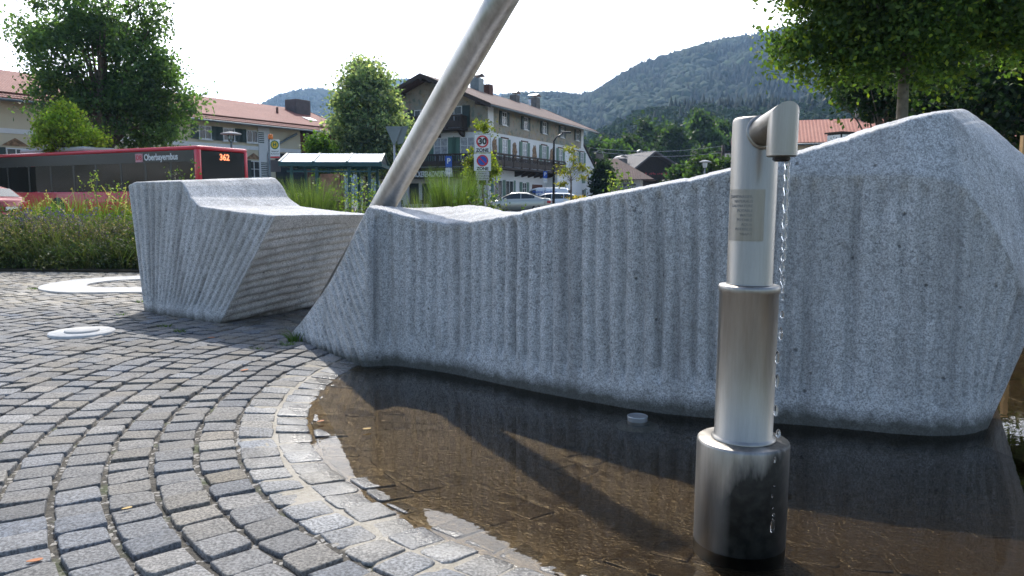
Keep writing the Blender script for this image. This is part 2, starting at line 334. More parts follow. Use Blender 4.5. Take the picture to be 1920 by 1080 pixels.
# ------------------------------------------------------------------ ground, street, paving, pond
def struct(name, mb, mat): return props(mb.build(name, mat), kind='structure')
struct('ground', MB().box(-4000, 4000, -300, 6000, -1.0, -.16), M['grassground'])
struct('street', MB().box(-70, 60, 18.0, 120, -.15, 0.0), M['asphalt'])
struct('pavement', MB().box(-70, 60, 15.2, 17.99, -.15, 0.10), M['concrete'])
struct('flower_bed', MB().add([(-12, 10.55, -.1), (-4.5, 9.95, -.1), (1.6, 9.6, -.1), (3.6, 9.8, -.1), (3.6, 15.2, -.1), (-12, 15.2, -.1), (-12, 10.55, .03), (-4.5, 9.95, .03), (1.6, 9.6, .03), (3.6, 9.8, .03), (3.6, 15.2, .03), (-12, 15.2, .03)],
       [(6, 7, 8, 9, 10, 11), (0, 1, 7, 6), (1, 2, 8, 7), (2, 3, 9, 8), (3, 4, 10, 9), (4, 5, 11, 10), (5, 0, 6, 11)]), M['soil'])
def dish(r):
    t = np.clip((2.86-r)/1.25, 0, 1); return -.095*(t*t*(3-2*t))
def base_z(x, y):
    r = np.hypot(x-POND[0], y-POND[1]); b = np.where(r < RJ-.005, -.0038, -.0165)+.0062*np.clip((2.38-r)/.2, 0, 1); return dish(r)+b
xs = np.arange(-10, 9.01, .05); ys = np.arange(-7, 10.7, .05)
# finer near the viewer is not needed: joints are only seen between stones
X, Y = np.meshgrid(xs, ys); Z = base_z(X, Y)+rng.normal(0, .0010, X.shape); rr0 = np.hypot(X-POND[0], Y-POND[1]); Z += .0055*np.array([noise.noise(Vector((a*2.2, b*2.2, 8))) for a, b in zip(X.ravel(), Y.ravel())]).reshape(X.shape)*(rr0 < 2.33)
nxx, nyy = len(xs), len(ys); idx = np.arange(nxx*nyy).reshape(nyy, nxx)
F = np.stack([idx[:-1, :-1], idx[:-1, 1:], idx[1:, 1:], idx[1:, :-1]], -1).reshape(-1, 4)
props(link('paving_bed', np_mesh('paving_bed', np.c_[X.ravel(), Y.ravel(), Z.ravel()], F, True), M['joint']), kind='structure')
# the setts: concentric rings round the pond, each stone its own irregular top inside one paving mesh
def setts():
    C = []; W = .149
    k = -17
    while True:
        r = RJ+W*(k+.5)
        if r > 12.5: break
        if r > .3:
            n = int(2*PI*r/.126); ph = rng.uniform(0, 1)
            a = (np.arange(n)+ph+rng.uniform(-.07, .07, n))/n*2*PI
            da = 2*PI/n
            for ai in a: C.append((r, ai, da*r, W))
        k += 1
    C = np.array(C); x = POND[0]+C[:, 0]*np.cos(C[:, 1]); y = POND[1]+C[:, 0]*np.sin(C[:, 1])
    Zc = y*cp+EYE*sp; px = 960+FPX*x/np.maximum(Zc, .1)
    ok = (Zc > .9) & (px > -160) & (px < 2080) & (y < 10.45) & ~((y > 4.9) & (x > -1.0) & (C[:, 0] > 2.6) & (x < 2.4)) & (y > 1.2)
    C = C[ok]; n = len(C)
    # outline: 16 points round a rounded rectangle in (radial, tangential)
    m = 16; q = np.linspace(0, 2*PI, m, endpoint=False)+PI/m
    e = .20
    ux = np.sign(np.cos(q))*np.abs(np.cos(q))**e; uy = np.sign(np.sin(q))*np.abs(np.sin(q))**e
    inside = C[:, 0] < RJ
    gr = np.where(inside, .010, .016)+rng.uniform(0, .008, n); gt = np.where(inside, .009, .010)+rng.uniform(0, .006, n)
    hr = (C[:, 3]-gr)/2; ht = (C[:, 2]-gt)/2
    tw = rng.normal(0, .045, n)
    ph4 = rng.uniform(0, 6.3, (n, 4)); jr = rng.normal(0, .0007, (n, m))+.0030*np.sin(q*2+ph4[:, :1])+.0016*np.sin(q*4+ph4[:, 1:2]); jt = rng.normal(0, .0007, (n, m))+.0030*np.sin(q*2+ph4[:, 2:3])+.0016*np.sin(q*4+ph4[:, 3:])
    o_r = hr[:, None]*ux+jr; o_t = ht[:, None]*uy+jt
    def place(sr, zoff, zj, lvl):
        a = o_r*sr; b = o_t*sr
        rr = a*np.cos(tw)[:, None]-b*np.sin(tw)[:, None]; tt = a*np.sin(tw)[:, None]+b*np.cos(tw)[:, None]
        rad = C[:, 0, None]+rr; ang = C[:, 1, None]+tt/C[:, 0, None]
        xx = POND[0]+rad*np.cos(ang); yy = POND[1]+rad*np.sin(ang)
        zz = dish(C[:, 0, None]+rr)+lvl[:, None]+zoff+tl1[:, None]*rr+tl2[:, None]*tt+zj
        return np.stack([xx, yy, zz], -1)
    w1, w2, f1, f2 = rng.uniform(20, 55, (n, 1)), rng.uniform(20, 55, (n, 1)), rng.uniform(0, 6.3, (n, 1)), rng.uniform(0, 6.3, (n, 1))
    def wavy(sr): return .0016*np.sin(o_r*sr*w1+f1)*np.sin(o_t*sr*w2+f2)+.0010*np.sin(o_r*sr*w2*1.7+f2)
    lvl = rng.normal(0, .0022, n); tl1 = rng.normal(0, .022, n); tl2 = rng.normal(0, .028, n)
    L = [place(1.0, -.04, 0, lvl), place(.995, -.0035, wavy(.995), lvl), place(.965, -.0004, wavy(.965), lvl), place(.90, .0002, wavy(.9), lvl), place(.52, .0006, wavy(.52), lvl), place(.0, .0008, wavy(0.), lvl)[:, :1]]
    V = np.concatenate(L, 1); nv = V.shape[1]                                   # 4m+1
    i = np.arange(m); j = (i+1) % m
    quads = np.concatenate([np.stack([l*m+i, l*m+j, (l+1)*m+j, (l+1)*m+i], -1) for l in range(4)])
    tris = np.stack([4*m+i, 4*m+j, np.full(m, 5*m)], -1)
    off = (np.arange(n)*nv)[:, None, None]
    FQ = (quads[None]+off).reshape(-1, 4); FT = (tris[None]+off).reshape(-1, 3)
    shade = np.clip(rng.normal(1, .13, n), .6, 1.5); lite = rng.random(n) < .06; shade[lite] *= 1.3
    base = np.where(inside[:, None], np.array([[.25, .246, .238]]), np.array([[.178, .172, .164]]))
    xx = V[:, -1, 0]; yy = V[:, -1, 1]; far = np.clip((yy-.12*xx-7.1)/.6, 0, 1)[:, None]
    base = base*(1-far)+np.array([[.31, .28, .235]])*far
    tint = rng.normal(0, 1, (n, 1))*np.array([[.010, .003, -.008]]); col = np.clip(base*shade[:, None]+tint, .03, .8)
    cols = np.repeat(col, nv, 0)
    V = V.reshape(-1, 3); me = bpy.data.meshes.new('setts')
    nq, ntt = len(FQ), len(FT); me.vertices.add(len(V)); me.vertices.foreach_set('co', V.astype(np.float32).ravel())
    me.loops.add(nq*4+ntt*3); me.loops.foreach_set('vertex_index', np.concatenate([FQ.ravel(), FT.ravel()]).astype(np.int32))
    me.polygons.add(nq+ntt); me.polygons.foreach_set('loop_start', np.concatenate([np.arange(nq)*4, nq*4+np.arange(ntt)*3]).astype(np.int32))
    me.update(calc_edges=True); me.polygons.foreach_set('use_smooth', [True]*(nq+ntt))
    a = me.attributes.new('col', 'FLOAT_COLOR', 'POINT'); c4 = np.ones((len(V), 4), np.float32); c4[:, :3] = cols; a.data.foreach_set('color', c4.ravel())
    me.validate(); me.update(); print('setts', n)
    props(link('sett_paving', me, M['sett']), kind='structure')
setts()
w = [(2.72*math.cos(2*PI*i/128), 2.72*math.sin(2*PI*i/128), 0) for i in range(128)]
wo_ = link('water', np_mesh('water', w, [tuple(range(128))]), M['water']); wo_.location = (POND[0], POND[1], -.031); props(wo_, kind='structure')

# ------------------------------------------------------------------ carved granite sculptures
def fbm(x, y, z, o=4):
    return noise.fractal(Vector((x, y, z)), 1.0, 2.0, o)
def smooth1(a, k):
    if k < 1: return a
    pad = np.concatenate([np.repeat(a[:1], k, 0)*1, a, np.repeat(a[-1:], k, 0)]); ker = np.ones(2*k+1)/(2*k+1)
    out = np.stack([np.convolve(pad[:, c], ker, 'valid') for c in range(a.shape[1])], -1)
    return out
def sculpture(name, st, NS, NV, NTOP, groove, capgroove, mat, zbot=-.14, lean=None):
    """st rows: base point, top point, back offset vector; all 3-D"""
    B = np.array([s[0] for s in st], float); T = np.array([s[1] for s in st], float); K = np.array([s[2] for s in st], float)
    L = np.r_[0, np.cumsum(np.linalg.norm((np.diff(B, axis=0)+np.diff(T, axis=0))/2, axis=1))]
    s = np.linspace(0, L[-1], NS+1)
    f = lambda A: np.stack([np.interp(s, L, A[:, c]) for c in range(3)], -1)
    b, t, k = f(B), f(T), f(K)
    k_ = max(1, int(NS*.012)); mid = slice(1, -1)
    bs, ts, ks = smooth1(b, k_*2), smooth1(t, 2), smooth1(k, k_*2)
    b[mid], t[mid], k[mid] = bs[mid], ts[mid], ks[mid]
    t[:, 2] -= np.array([.007*max(0, noise.noise(Vector((q*21, 3.3, 0)))-.12)+.005*max(0, noise.noise(Vector((q*70, 1.3, 0)))-.1) for q in s])
    tang = np.gradient(b+t, axis=0); tang[:, 2] = 0; tang /= np.linalg.norm(tang, axis=1)[:, None]
    nrm = np.stack([tang[:, 1], -tang[:, 0], 0*tang[:, 0]], -1)                 # toward the viewer
    rows = []
    hgt = np.maximum(t[:, 2]-b[:, 2], .02)
    for j in range(NV+1):
        v = j/NV
        z = zbot+(t[:, 2]-zbot)*v; w_ = (z-b[:, 2])/hgt
        p = b+(t-b)*w_[:, None]; p[:, 2] = z
        edge = np.clip((t[:, 2]-z)/.06, 0, 1)
        d = np.array([groove(s[i], z[i], p[i], t[i][2], i/NS) for i in range(NS+1)])
        fade = np.clip(np.minimum(s/.03, (L[-1]-s)/.03), 0, 1)
        p = p+nrm*(d*edge*fade)[:, None]
        if lean: p = p+nrm*(np.array([lean(z[i], p[i], t[i]) for i in range(NS+1)]))[:, None]
        rows.append(p)
    front = np.array(rows)                                                      # (NV+1, NS+1, 3)
    t2 = t+nrm*(np.array([lean(t[i][2], t[i], t[i]) for i in range(NS+1)]))[:, None] if lean else t
    top = []
    for j in range(1, NTOP+1):
        q = j/NTOP; p = t2*(1-q)+(t+k)*q
        amp = math.sin(PI*q)
        p[:, 2] += np.array([fbm(x*3, y*3, 1.7)*.006*amp+fbm(x*30, y*30, 1.7, 2)*.0012*amp for x, y, _ in p])
        top.append(p)
    top = np.array(top)
    back = []
    bb = b+k; 
    for j in range(1, NV+1):
        v = 1-j/NV; e = t+k; z = zbot+(e[:, 2]-zbot)*v; p = bb+(e-bb)*((z-b[:, 2])/np.maximum(e[:, 2]-b[:, 2], .02))[:, None]; p[:, 2] = z; back.append(p)
    back = np.array(back)
    A = np.concatenate([front, top, back], 0)
    for it in range(1):                                                         # worn, rounded arrises
        for c0 in (NV, NV+NTOP):
            C_ = A.copy()
            for r_ in range(c0-2, c0+3): A[r_] = .25*C_[r_-1]+.5*C_[r_]+.25*C_[r_+1]
    nr = len(A); idx = np.arange(nr*(NS+1)).reshape(nr, NS+1)
    F = [np.stack([idx[:-1, :-1], idx[:-1, 1:], idx[1:, 1:], idx[1:, :-1]], -1).reshape(-1, 4)]
    V = [A.reshape(-1, 3)]; nv = len(V[0])
    for i, sgn in ((0, 1), (NS, -1)):                                           # the two ends
        fc = A[:NV+1, i]; tp = A[NV:NV+NTOP+1, i]; bc = A[NV+NTOP:, i][::-1]
        g = np.zeros((NV+1, NTOP+1, 3)); vv = np.linspace(0, 1, NV+1)[:, None]; ww = np.linspace(0, 1, NTOP+1)[None, :]
        g = fc[:, None]*(1-ww[..., None])+bc[:, None]*ww[..., None]
        lin = fc[-1]*(1-ww[0][:, None])+bc[-1]*ww[0][:, None]
        g = g+(tp-lin)[None]*vv[..., None]**3
        if i == NS and capgroove:
            e1 = bc[NV//2]-fc[NV//2]; e2 = (fc[-1]+bc[-1]-fc[0]-bc[0])/2; nn = np.cross(e1, e2); nn /= np.linalg.norm(nn)
            if nn[0] < 0: nn = -nn
            for a in range(1, NV):
                for c_ in range(1, NTOP): g[a, c_] += nn*capgroove(g[a, c_], c_/NTOP, a/NV)*min(1, c_/3, (NTOP-c_)/3, (NV-a)/4)
        id2 = nv+np.arange(g.shape[0]*g.shape[1]).reshape(g.shape[0], -1)
        q = np.stack([id2[:-1, :-1], id2[:-1, 1:], id2[1:, 1:], id2[1:, :-1]], -1).reshape(-1, 4)
        F.append(q if i == NS else q[:, ::-1]); V.append(g.reshape(-1, 3)); nv += g.shape[0]*g.shape[1]
    V = np.concatenate(V); F = np.concatenate(F)
    org = np.array([V[:, 0].mean(), V[:, 1].mean(), 0.]); V = V-org
    me = np_mesh(name, V, F, True)
    bm = bmesh.new(); bm.from_mesh(me); bmesh.ops.remove_doubles(bm, verts=bm.verts, dist=.0004)
    for it in range(2):
        sel = [v for v in bm.verts if any(len(e.link_faces) == 2 and e.calc_face_angle(0) > R(40) for e in v.link_edges)]
        bmesh.ops.smooth_vert(bm, verts=sel, factor=.5, use_axis_x=True, use_axis_y=True, use_axis_z=True)
    bmesh.ops.recalc_face_normals(bm, faces=bm.faces)
    for f_ in bm.faces: f_.smooth = True
    bm.to_mesh(me); bm.free()
    o = link(name, me, mat); o.location = org; return o
def wv(a): return .5-.5*math.cos(2*PI*a)
def rib(q, seed, per):
    """irregular chisel ribs: 0 at the crest, 1 in the groove"""
    q = q/per+.55*noise.noise(Vector((q*2.3, seed, 0)))
    n = math.floor(q); a = q-n; deep = .55+.75*noise.noise(Vector((n*1.37+.5, seed+3, 0)))
    return (wv(a)**2.6)*max(.1, min(1.1, deep+.25))
# --- long fountain wall
zt = lambda px, py, D: P(px, py, D)
def WB(px, py): g = G(px, py, 0 if px < 700 else -.03); return g
crease_s = None
wall_rows = [((546, 632), (546, 629), .03), ((575, 645), (575, 590), .25), ((600, 655), (600, 556), .5), ((618, 661), (618, 529), .62), ((640, 668), (640, 489), .7), ((665, 675), (665, 437), .78), ((690, 681), (690, 387), .80),
    ((720, 683), (722, 393), .82), ((750, 686), (752, 402), .82), ((800, 693), (803, 413), .80), ((840, 699), (842, 418), .80), ((880, 707), (882, 416), .80), ((920, 716), (922, 409), .75), ((970, 727), (970, 401), .62), ((1010, 735), (1010, 392), .55), ((1100, 752), (1100, 373), .5),
    ((1200, 770), (1200, 354), .5), ((1300, 781), (1300, 335), .5), ((1370, 787), (1370, 319), .5), ((1450, 793), (1480, 292), .5), ((1530, 798), (1560, 268), .5), ((1620, 807), (1640, 240), .5), ((1690, 815), (1705, 221), .5), ((1750, 818), (1760, 209), .5), ((1790, 818), (1812, 203), .5),
    ((1810, 815), (1860, 236), .45), ((1832, 810), (1925, 292), .42), ((1852, 803), (2035, 392), .40)]
rows = []
for (b, t, th) in wall_rows:
    bp = WB(*b); lean = .03 if b[0] > 1000 else .015
    tp = P(t[0], t[1], bp.y+lean); dz = 0
    if b[0] >= 690 and b[0] <= 980:                      # saddle of the seat: the far edge, seen over the near one
        ex, ey = {690: (694, 384), 720: (738, 387), 750: (768, 390), 800: (815, 388), 840: (855, 384), 880: (897, 382), 920: (927, 391), 970: (964, 400)}[b[0]]
        kp = P(ex, ey, tp.y+th); kv = kp-tp
    elif b[0] > 980: kv = Vector((tp.x/tp.y*th*.98, th, th*(tp.z-EYE)/tp.y+(.012 if t[0] < 1700 else .003)))
    else: kv = Vector((-.02, th, 0.0))
    rows.append((tuple(bp), tuple(tp), tuple(kv)))
s_crease = sum(math.dist([(rows[i][0][a]+rows[i][1][a])/2 for a in range(3)], [(rows[i+1][0][a]+rows[i+1][1][a])/2 for a in range(3)]) for i in range(6))
def wall_groove(s, z, p, ztop, u):
    nz_ = .007*noise.noise(Vector((s*2.2, z*1.6, 2)))+.0028*noise.noise(Vector((s*16, z*16, 5)))+.0016*noise.noise(Vector((s*45, z*45, 7)))
    if s < s_crease:
        q = s*1.02+z*.78; g = rib(q+.015*noise.noise(Vector((s*5, z*5, 1))), 4.2, .088)
        g *= min(1, max(0, (s_crease-s-.01)/.05)); k = .026
        return -k*g+nz_
    q = s+.012*noise.noise(Vector((s*3, z*2.2, 9))); g = rib(q, 1.1, .083)
    lo = .10+.05*noise.noise(Vector((s*3, 0, 4))); fb = min(1, max(0, (z+.02-lo)/.08))
    sm = 0.0
    if p[0] > .98: sm = max(.02, .085+(p[0]-1.15)*.36)           # dressed band below the rim, wide toward the peak
    ft = min(1, max(.06 if p[0] < .9 else 0, (ztop-sm-z+.03*noise.noise(Vector((s*9, 1, 1))))/(.05)))
    er = max(0.25, min(1, 1-max(0, (p[0]-1.0)*.45)))
    return -.034*g*fb*ft*er+nz_+(-.02*max(0, (.10-z))*3 if p[0] > -.7 else 0)*0
def band(x): return max(0, .085+(x-1.15)*.36) if x > .95 else 0
def wall_lean(z, p, t):
    sm = band(t[0]); a = z-(t[2]-sm)
    return -.36*max(0, a)+(.010*min(1, max(0, a/.02)) if sm > .03 else 0)
wallo = sculpture('stone_fountain_wall', rows, 760, 140, 26, wall_groove, lambda p, a, b: .004*noise.noise(Vector(p*12)), M['granite'], lean=wall_lean)
props(wallo, 'long grey granite wall with vertical chiselled ribs, rising to a peak beside the pond', 'stone sculpture')
# --- granite bench block on the left
def planeD(px): k = (px-960)/FPX; return 4.18/(1+.74*k*1.0)
blk = [((270, 583), (240, 347)), ((276, 585), (252, 341)), ((290, 587), (296, 340)), ((305, 590), (339, 339)), ((311, 591), (347, 352)), ((316, 592), (355, 368)), ((325, 594), (372, 386)), ((340, 596), (405, 391)), ((360, 599), (440, 396)), ((385, 603), (480, 400)), ((413, 607), (517, 404))]
rows2 = []
for i, (b, t) in enumerate(blk):
    bp = G(*b); tp = P(t[0], t[1], planeD(t[0])/ (cp*1.0065))
    f = i/(len(blk)-1); kz = .055 if i <= 3 else (.03 if i == 4 else (-.005 if i == 5 else -.012))
    kx = .46 if i <= 3 else .50+.04*(i > 5)
    rows2.append((tuple(bp), tuple(tp), (kx, .95, kz)))
def blk_groove(s, z, p, ztop, u):
    q = s+.008*noise.noise(Vector((s*3, z*2, 31))); g = rib(q, 8.3, .080)
    fb = min(1, max(0, (z-.07)/.08)); right = min(1, max(0, (1.66-s+.2*z)/.35)) if s > .9 else 1
    slot = -.03 if (abs(s-(1.13)) < .016 and .12 < z < .36) else 0
    return -.024*g*fb*max(.12, right)+.006*noise.noise(Vector((s*2.2, z*1.6, 12)))+.003*noise.noise(Vector((s*16, z*16, 15)))+slot
def blk_cap(p, a, b):
    q = p[2]-.10*a+.01*noise.noise(Vector((p[0]*4, p[1]*4, 0)))
    return -.040*rib(q, 6.1, .066)*min(1, max(0, (.93-b)/.05))+.004*noise.noise(Vector(p*14))
block = sculpture('stone_bench', rows2, 260, 130, 70, blk_groove, blk_cap, M['granite'])
props(block, 'grey granite bench block with raised back rest and undercut side, left of the steel pole', 'stone bench')

# --- leaning steel pole (gnomon)
p0 = P(719, 385, 5.40); p1 = P(940, 0, 4.24); d = (p1-p0)
pole = MB(); a_ = p0+d*(-(p0.z+.02)/d.z); b_ = p0+d*1.16
pole.tube([a_+(b_-a_)*i/8 for i in range(9)], .083, 64)
props(pole.build('steel_pole', M['pole']), 'thick brushed steel pole leaning up to the right behind the granite wall', 'pole')

# ------------------------------------------------------------------ drinking fountain
FX, FY = .659, 2.135
ft = thing('drinking_fountain', 'stainless steel drinking fountain column running with water in the pond', 'drinking fountain', (FX, FY, -.09))
def rl(prof): return [(r, z+.09) for r, z in prof]
MB().lathe(rl([(.120, -.09), (.1285, -.085), (.1285, .262), (.1265, .268), (.122, .271), (.09, .273), (.078, .273)]), seg=96).build('base', M['steel_base'], ft)
MB().lathe(rl([(.089, .2735), (.0895, .277), (.084, .281), (.0805, .285), (.0805, .692), (.0832, .695), (.0838, .708), (.0815, .713), (.07, .7155), (.055, .7155)]), seg=96).build('lower_tube', M['steel'], ft)
MB().lathe(rl([(.0635, .716), (.0622, .720), (.0622, 1.158), (.0602, 1.166), (.056, 1.170), (.030, 1.1735), (.0, 1.1735)]), seg=96).build('upper_tube', M['steel'], ft)
# spout: a mitred elbow
sp_ = MB(); Hc = Vector((.006, -.195, 0)); e1 = Vector((.006, -.195, 0)).normalized(); side = Vector((-e1.y, e1.x, 0)); r_ = .0370
zc = 1.236-.09+.0; zc = 1.157-.0
segs = 48; rings = []
A0 = Vector((0, 0, 1.118+.09)); A1 = Vector((Hc.x, Hc.y, 1.152+.09)); ax = (A1-A0).normalized(); up = ax.cross(side).normalized()*-1
if up.z < 0: up = -up
for tt in (0.0, .5): rings.append([A0+(A1-A0)*tt+(side*math.cos(w)+up*math.sin(w))*r_ for w in [2*PI*k/segs for k in range(segs)]])
mit = []
for k in range(segs):
    w = 2*PI*k/segs; q = side*math.cos(w)*r_; h_ = math.sin(w)*r_
    mit.append(A1+q+e1*h_*1.0+Vector((0, 0, h_*.97)))
rings.append(mit)
for zz in (1.075, 1.058): rings.append([Vector((A1.x, A1.y, zz+.09))+side*math.cos(2*PI*k/segs)*r_+e1*math.sin(2*PI*k/segs)*r_ for k in range(segs)])
rings.append([Vector((A1.x, A1.y, 1.0555+.09))+(side*math.cos(2*PI*k/segs)+e1*math.sin(2*PI*k/segs))*r_*.9 for k in range(segs)])
V = [p for r in rings for p in r]; F = [(i*segs+k, i*segs+(k+1) % segs, (i+1)*segs+(k+1) % segs, (i+1)*segs+k) for i in range(len(rings)-1) for k in range(segs)]
sp_.add(V, F, True); sp_.F.append(tuple((len(rings)-1)*segs+k for k in range(segs))); sp_.S.append(False)
spo = sp_.build('spout', M['steel'], ft)
spo.data.set_sharp_from_angle(angle=R(38))
SX, SY = A1.x, A1.y
MB().lathe([(.0215, 1.0565+.09), (.0215, 1.048+.09), (.016, 1.044+.09), (.0, 1.044+.09)], (SX, SY, 0), 32).build('nozzle', M['black'], ft)
MB().lathe([(.046, 0), (.046, .003), (.040, .004)], (0, 0, 0), 40).build('weld_ring', M['steel'], ft)
bpy.data.objects['weld_ring'].matrix_local = Matrix.Translation(A0+(A1-A0).normalized()*.060) @ Vector((ax)).to_track_quat('Z', 'Y').to_matrix().to_4x4()
# name plate curved round the upper tube, facing the viewer's left
pl = MB(); r0, r1 = .0624, .0645; az0 = math.atan2(-FY, -FX)     # towards the viewer
za, zb = zat(452, FY-.06)+.09, zat(355, FY-.06)+.09
def cyl(a, z, r): return (r*math.cos(a), r*math.sin(a), z)
ca = az0-.35; hw = .85; na = 30; Vp = []; 
for z in (za, zb):
    for r in (r0, r1):
        for i in range(na+1): Vp.append(cyl(ca-hw+2*hw*i/na, z, r))
m_ = na+1; Fp = []
for i in range(na):
    Fp += [(m_+i, m_+i+1, 3*m_+i+1, 3*m_+i), (i+1, i, 2*m_+i, 2*m_+i+1), (i, i+1, m_+i+1, m_+i), (2*m_+i+1, 2*m_+i, 3*m_+i, 3*m_+i+1)]
Fp += [(0, m_, 3*m_, 2*m_), (na, 2*m_+na, 3*m_+na, m_+na)]
pl.add(Vp, Fp, True); plate = pl.build('name_plate', M['plate_steel'], ft); plate.data.set_sharp_from_angle(angle=R(35))
tx = MB()
for li, line in enumerate(['TRINKWASSER,', 'NATURALIS', 'EAU NATURE', 'POTABLE', 'WATER', 'POTABLE', 'AQUA', 'POTABILIS']):
    V, F = text_mb(line, .0104, .0006, 'RIGHT', .0001); zl = zb-.020-li*.0125
    tx.add([cyl(ca+.36+a/r1, zl+b, r1+.0003+c*.4) for a, b, c in V], F)
for k in range(3):                                      # engraved signature strokes
    pts = [cyl(ca-.15+.03*i+.16*k, za+.018+.004*math.sin(i*2.1+k*2), r1+.0004) for i in range(7)]; tx.tube(pts, .0004, 4)
tx.build('engraving', plain('engraving', (.22, .22, .22), .6, .5), plate)
ft.rotation_euler = (0, R(.35), 0)
# falling water
rs = random.Random(3)
jet = thing('water_jet', 'thin stream of water breaking into drops below the fountain spout', 'water jet', (FX+SX, FY+SY, 0)); wj = MB(); zt_ = 1.044; wx, wy = FX+SX+.022, FY+SY
prof = []; z = zt_; n = 60
pts = []; rad = []
for i in range(n):
    f = i/(n-1); z = zt_-.33*f; pts.append((wx+.0022*math.sin(f*21)*f, wy+.002*math.cos(f*17)*f, z)); rad.append((.0066-.0028*f)*(1+(.15+.55*f)*math.sin(f*62+2*math.sin(f*9))))
wj.tube(pts, rad, 12); wj.build('stream', M['drops'], jet, world=True)
def drop(x, y, z, r, st): MB().lathe([(r*math.sin(PI*i/8)*(1 if i < 4 else 1), -r*st*math.cos(PI*i/8)*(1 if i < 4 else 1.3)) for i in range(9)], (x, y, z), 10).build('water_drop', M['drops'], jet, world=True)
z = zt_-.345
while z > .02:
    f = (zt_-z)/1.0; r = rs.choice([.0018, .0026, .0038, .0055, .0062])*rs.uniform(.85, 1.15); st = rs.uniform(1.1, 3.2)
    drop(wx+rs.gauss(0, .0022), wy+rs.gauss(0, .002), z, r, st)
    z -= r*st*rs.uniform(1.5, 4.5)+rs.choice([0, .008, .03])+.02*f*rs.random()

# --- drain in the pond, disc and inlay of the sundial
dr = thing('overflow_drain', 'small round metal overflow with grated top standing in the pond', 'drain', tuple(G(1195, 800, -.06)))
MB().lathe([(.095, 0), (.095, .006), (.05, .008), (.05, .018)], (0, 0, 0), 24).build('flange', M['greypaint'], dr)
MB().lathe([(.044, .008), (.044, .045), (.0455, .05), (.041, .052), (.039, .046), (.0, .045)], (0, 0, 0), 40).build('collar', M['galv'], dr)
g_ = MB()
for i in range(-6, 7):
    h = math.sqrt(max(0, .039**2-(i*.006)**2)); g_.box(i*.006-.0011, i*.006+.0011, -h, h, .0465, .0495)
g_.build('grate', M['galv'], dr)
c_ = G(154, 625); dk = thing('hour_disc', 'small white concrete disc with round metal lid set in the setts', 'hour marker', tuple(c_))
MB().lathe([(.215, -.03), (.215, .012), (.21, .016), (.0, .016)], (0, 0, 0), 64).build('concrete_ring', plain('white_disc_concrete', (.50, .50, .49), .85, var=.16, sc=20), dk)
MB().lathe([(.112, .0165), (.112, .026), (.109, .029), (.0, .029)], (0, 0, 0), 48).build('lid', M['concrete'], dk)
hk = MB(); cx, cy_ = -4.28, 8.62; ro, ri = .92, .46; V = []; n = 40
for i in range(n+1):
    a = R(70)+R(230)*i/n
    for r, z in ((ri, -.02), (ri, .014), (ro, .014), (ro, -.02)): V.append((cx+r*math.cos(a), cy_+r*math.sin(a)*.98, z))
F = [(i*4+k, i*4+(k+1) % 4, (i+1)*4+(k+1) % 4, (i+1)*4+k) for i in range(n) for k in range(4)]+[(3, 2, 1, 0), tuple(n*4+k for k in range(4))]
hk.add(V, F); hk.hexa([(cx-.1, cy_-.90, -.02), (cx+1.3, cy_-.83, -.02), (cx+1.3, cy_-.42, -.02), (cx-.1, cy_-.45, -.02), (cx-.1, cy_-.90, .0165), (cx+1.3, cy_-.83, .0165), (cx+1.3, cy_-.42, .0165), (cx-.1, cy_-.45, .0165)])
props(hk.build('paving_inlay', M['concrete']), 'pale curved concrete inlay in the paving behind the granite bench', 'paving inlay')
sl = MB(); q = [G(1835, 838, -.05), G(1990, 900, -.05), G(2040, 820, -.05), G(1860, 812, -.05)]
sl.hexa([tuple(v) for v in q]+[(v.x, v.y, -.038) for v in q]); props(sl.build('basin_slab', M['joint']), kind='structure')
# ------------------------------------------------------------------ buildings
def window(th, x, z, w, h, name='window', frame='white_paint', out=0.0, axis='y', cols=2, rows_=2, pane='pane', shut=None, sw=None, deep=.07, sill=True, label=None):
    """window on the plane y=out (facing -y) or x=out (facing -x) of a building: frame > pane, plus two shutters"""
    f = MB(); g = MB(); t = .07
    def bx(mb, a0, a1, d0, d1, z0, z1):
        mb.box(a0, a1, out+d0, out+d1, z0, z1) if axis == 'y' else mb.box(out+d0, out+d1, a0, a1, z0, z1)
    bx(f, x-w/2, x+w/2, -deep, .05, z+h-t, z+h); bx(f, x-w/2, x+w/2, -deep, .05, z, z+t)
    bx(f, x-w/2, x-w/2+t, -deep, .05, z+t, z+h-t); bx(f, x+w/2-t, x+w/2, -deep, .05, z+t, z+h-t)
    for i in range(1, cols): c = x-w/2+w*i/cols; bx(f, c-.03, c+.03, -deep+.02, .04, z+t, z+h-t)
    zs = [z+h*.62] if rows_ == 2 else [z+h*i/rows_ for i in range(1, rows_)]
    for zz in zs:
        for i in range(cols):
            c0 = x-w/2+w*i/cols+(.03 if i else t); c1 = x-w/2+w*(i+1)/cols-(.03 if i < cols-1 else t); bx(f, c0, c1, -deep+.022, .038, zz-.022, zz+.022)
    if sill: bx(f, x-w/2-.08, x+w/2+.08, -deep-.08, -.002, z-.07, z-.003)
    fo = f.build(name, M[frame], th)
    bx(g, x-w/2+t/2, x+w/2-t/2, -.022, -.012, z+t/2, z+h-t/2); g.build('pane', M[pane], fo)
    if shut:
        sw = sw or w*.48
        for s_ in (-1, 1):
            sh = MB(); a = x+s_*(w/2+sw/2+.03); bx(sh, a-sw/2, a+sw/2, -.075, -.028, z-.02, z+h+.02)
            n = int(h/.14)
            for k in range(n): zz = z+.05+k*(h-.08)/n; bx(sh, a-sw/2+.06, a+sw/2-.06, -.088, -.0755, zz, zz+.075)
            sh.build('shutter', M[shut], th)
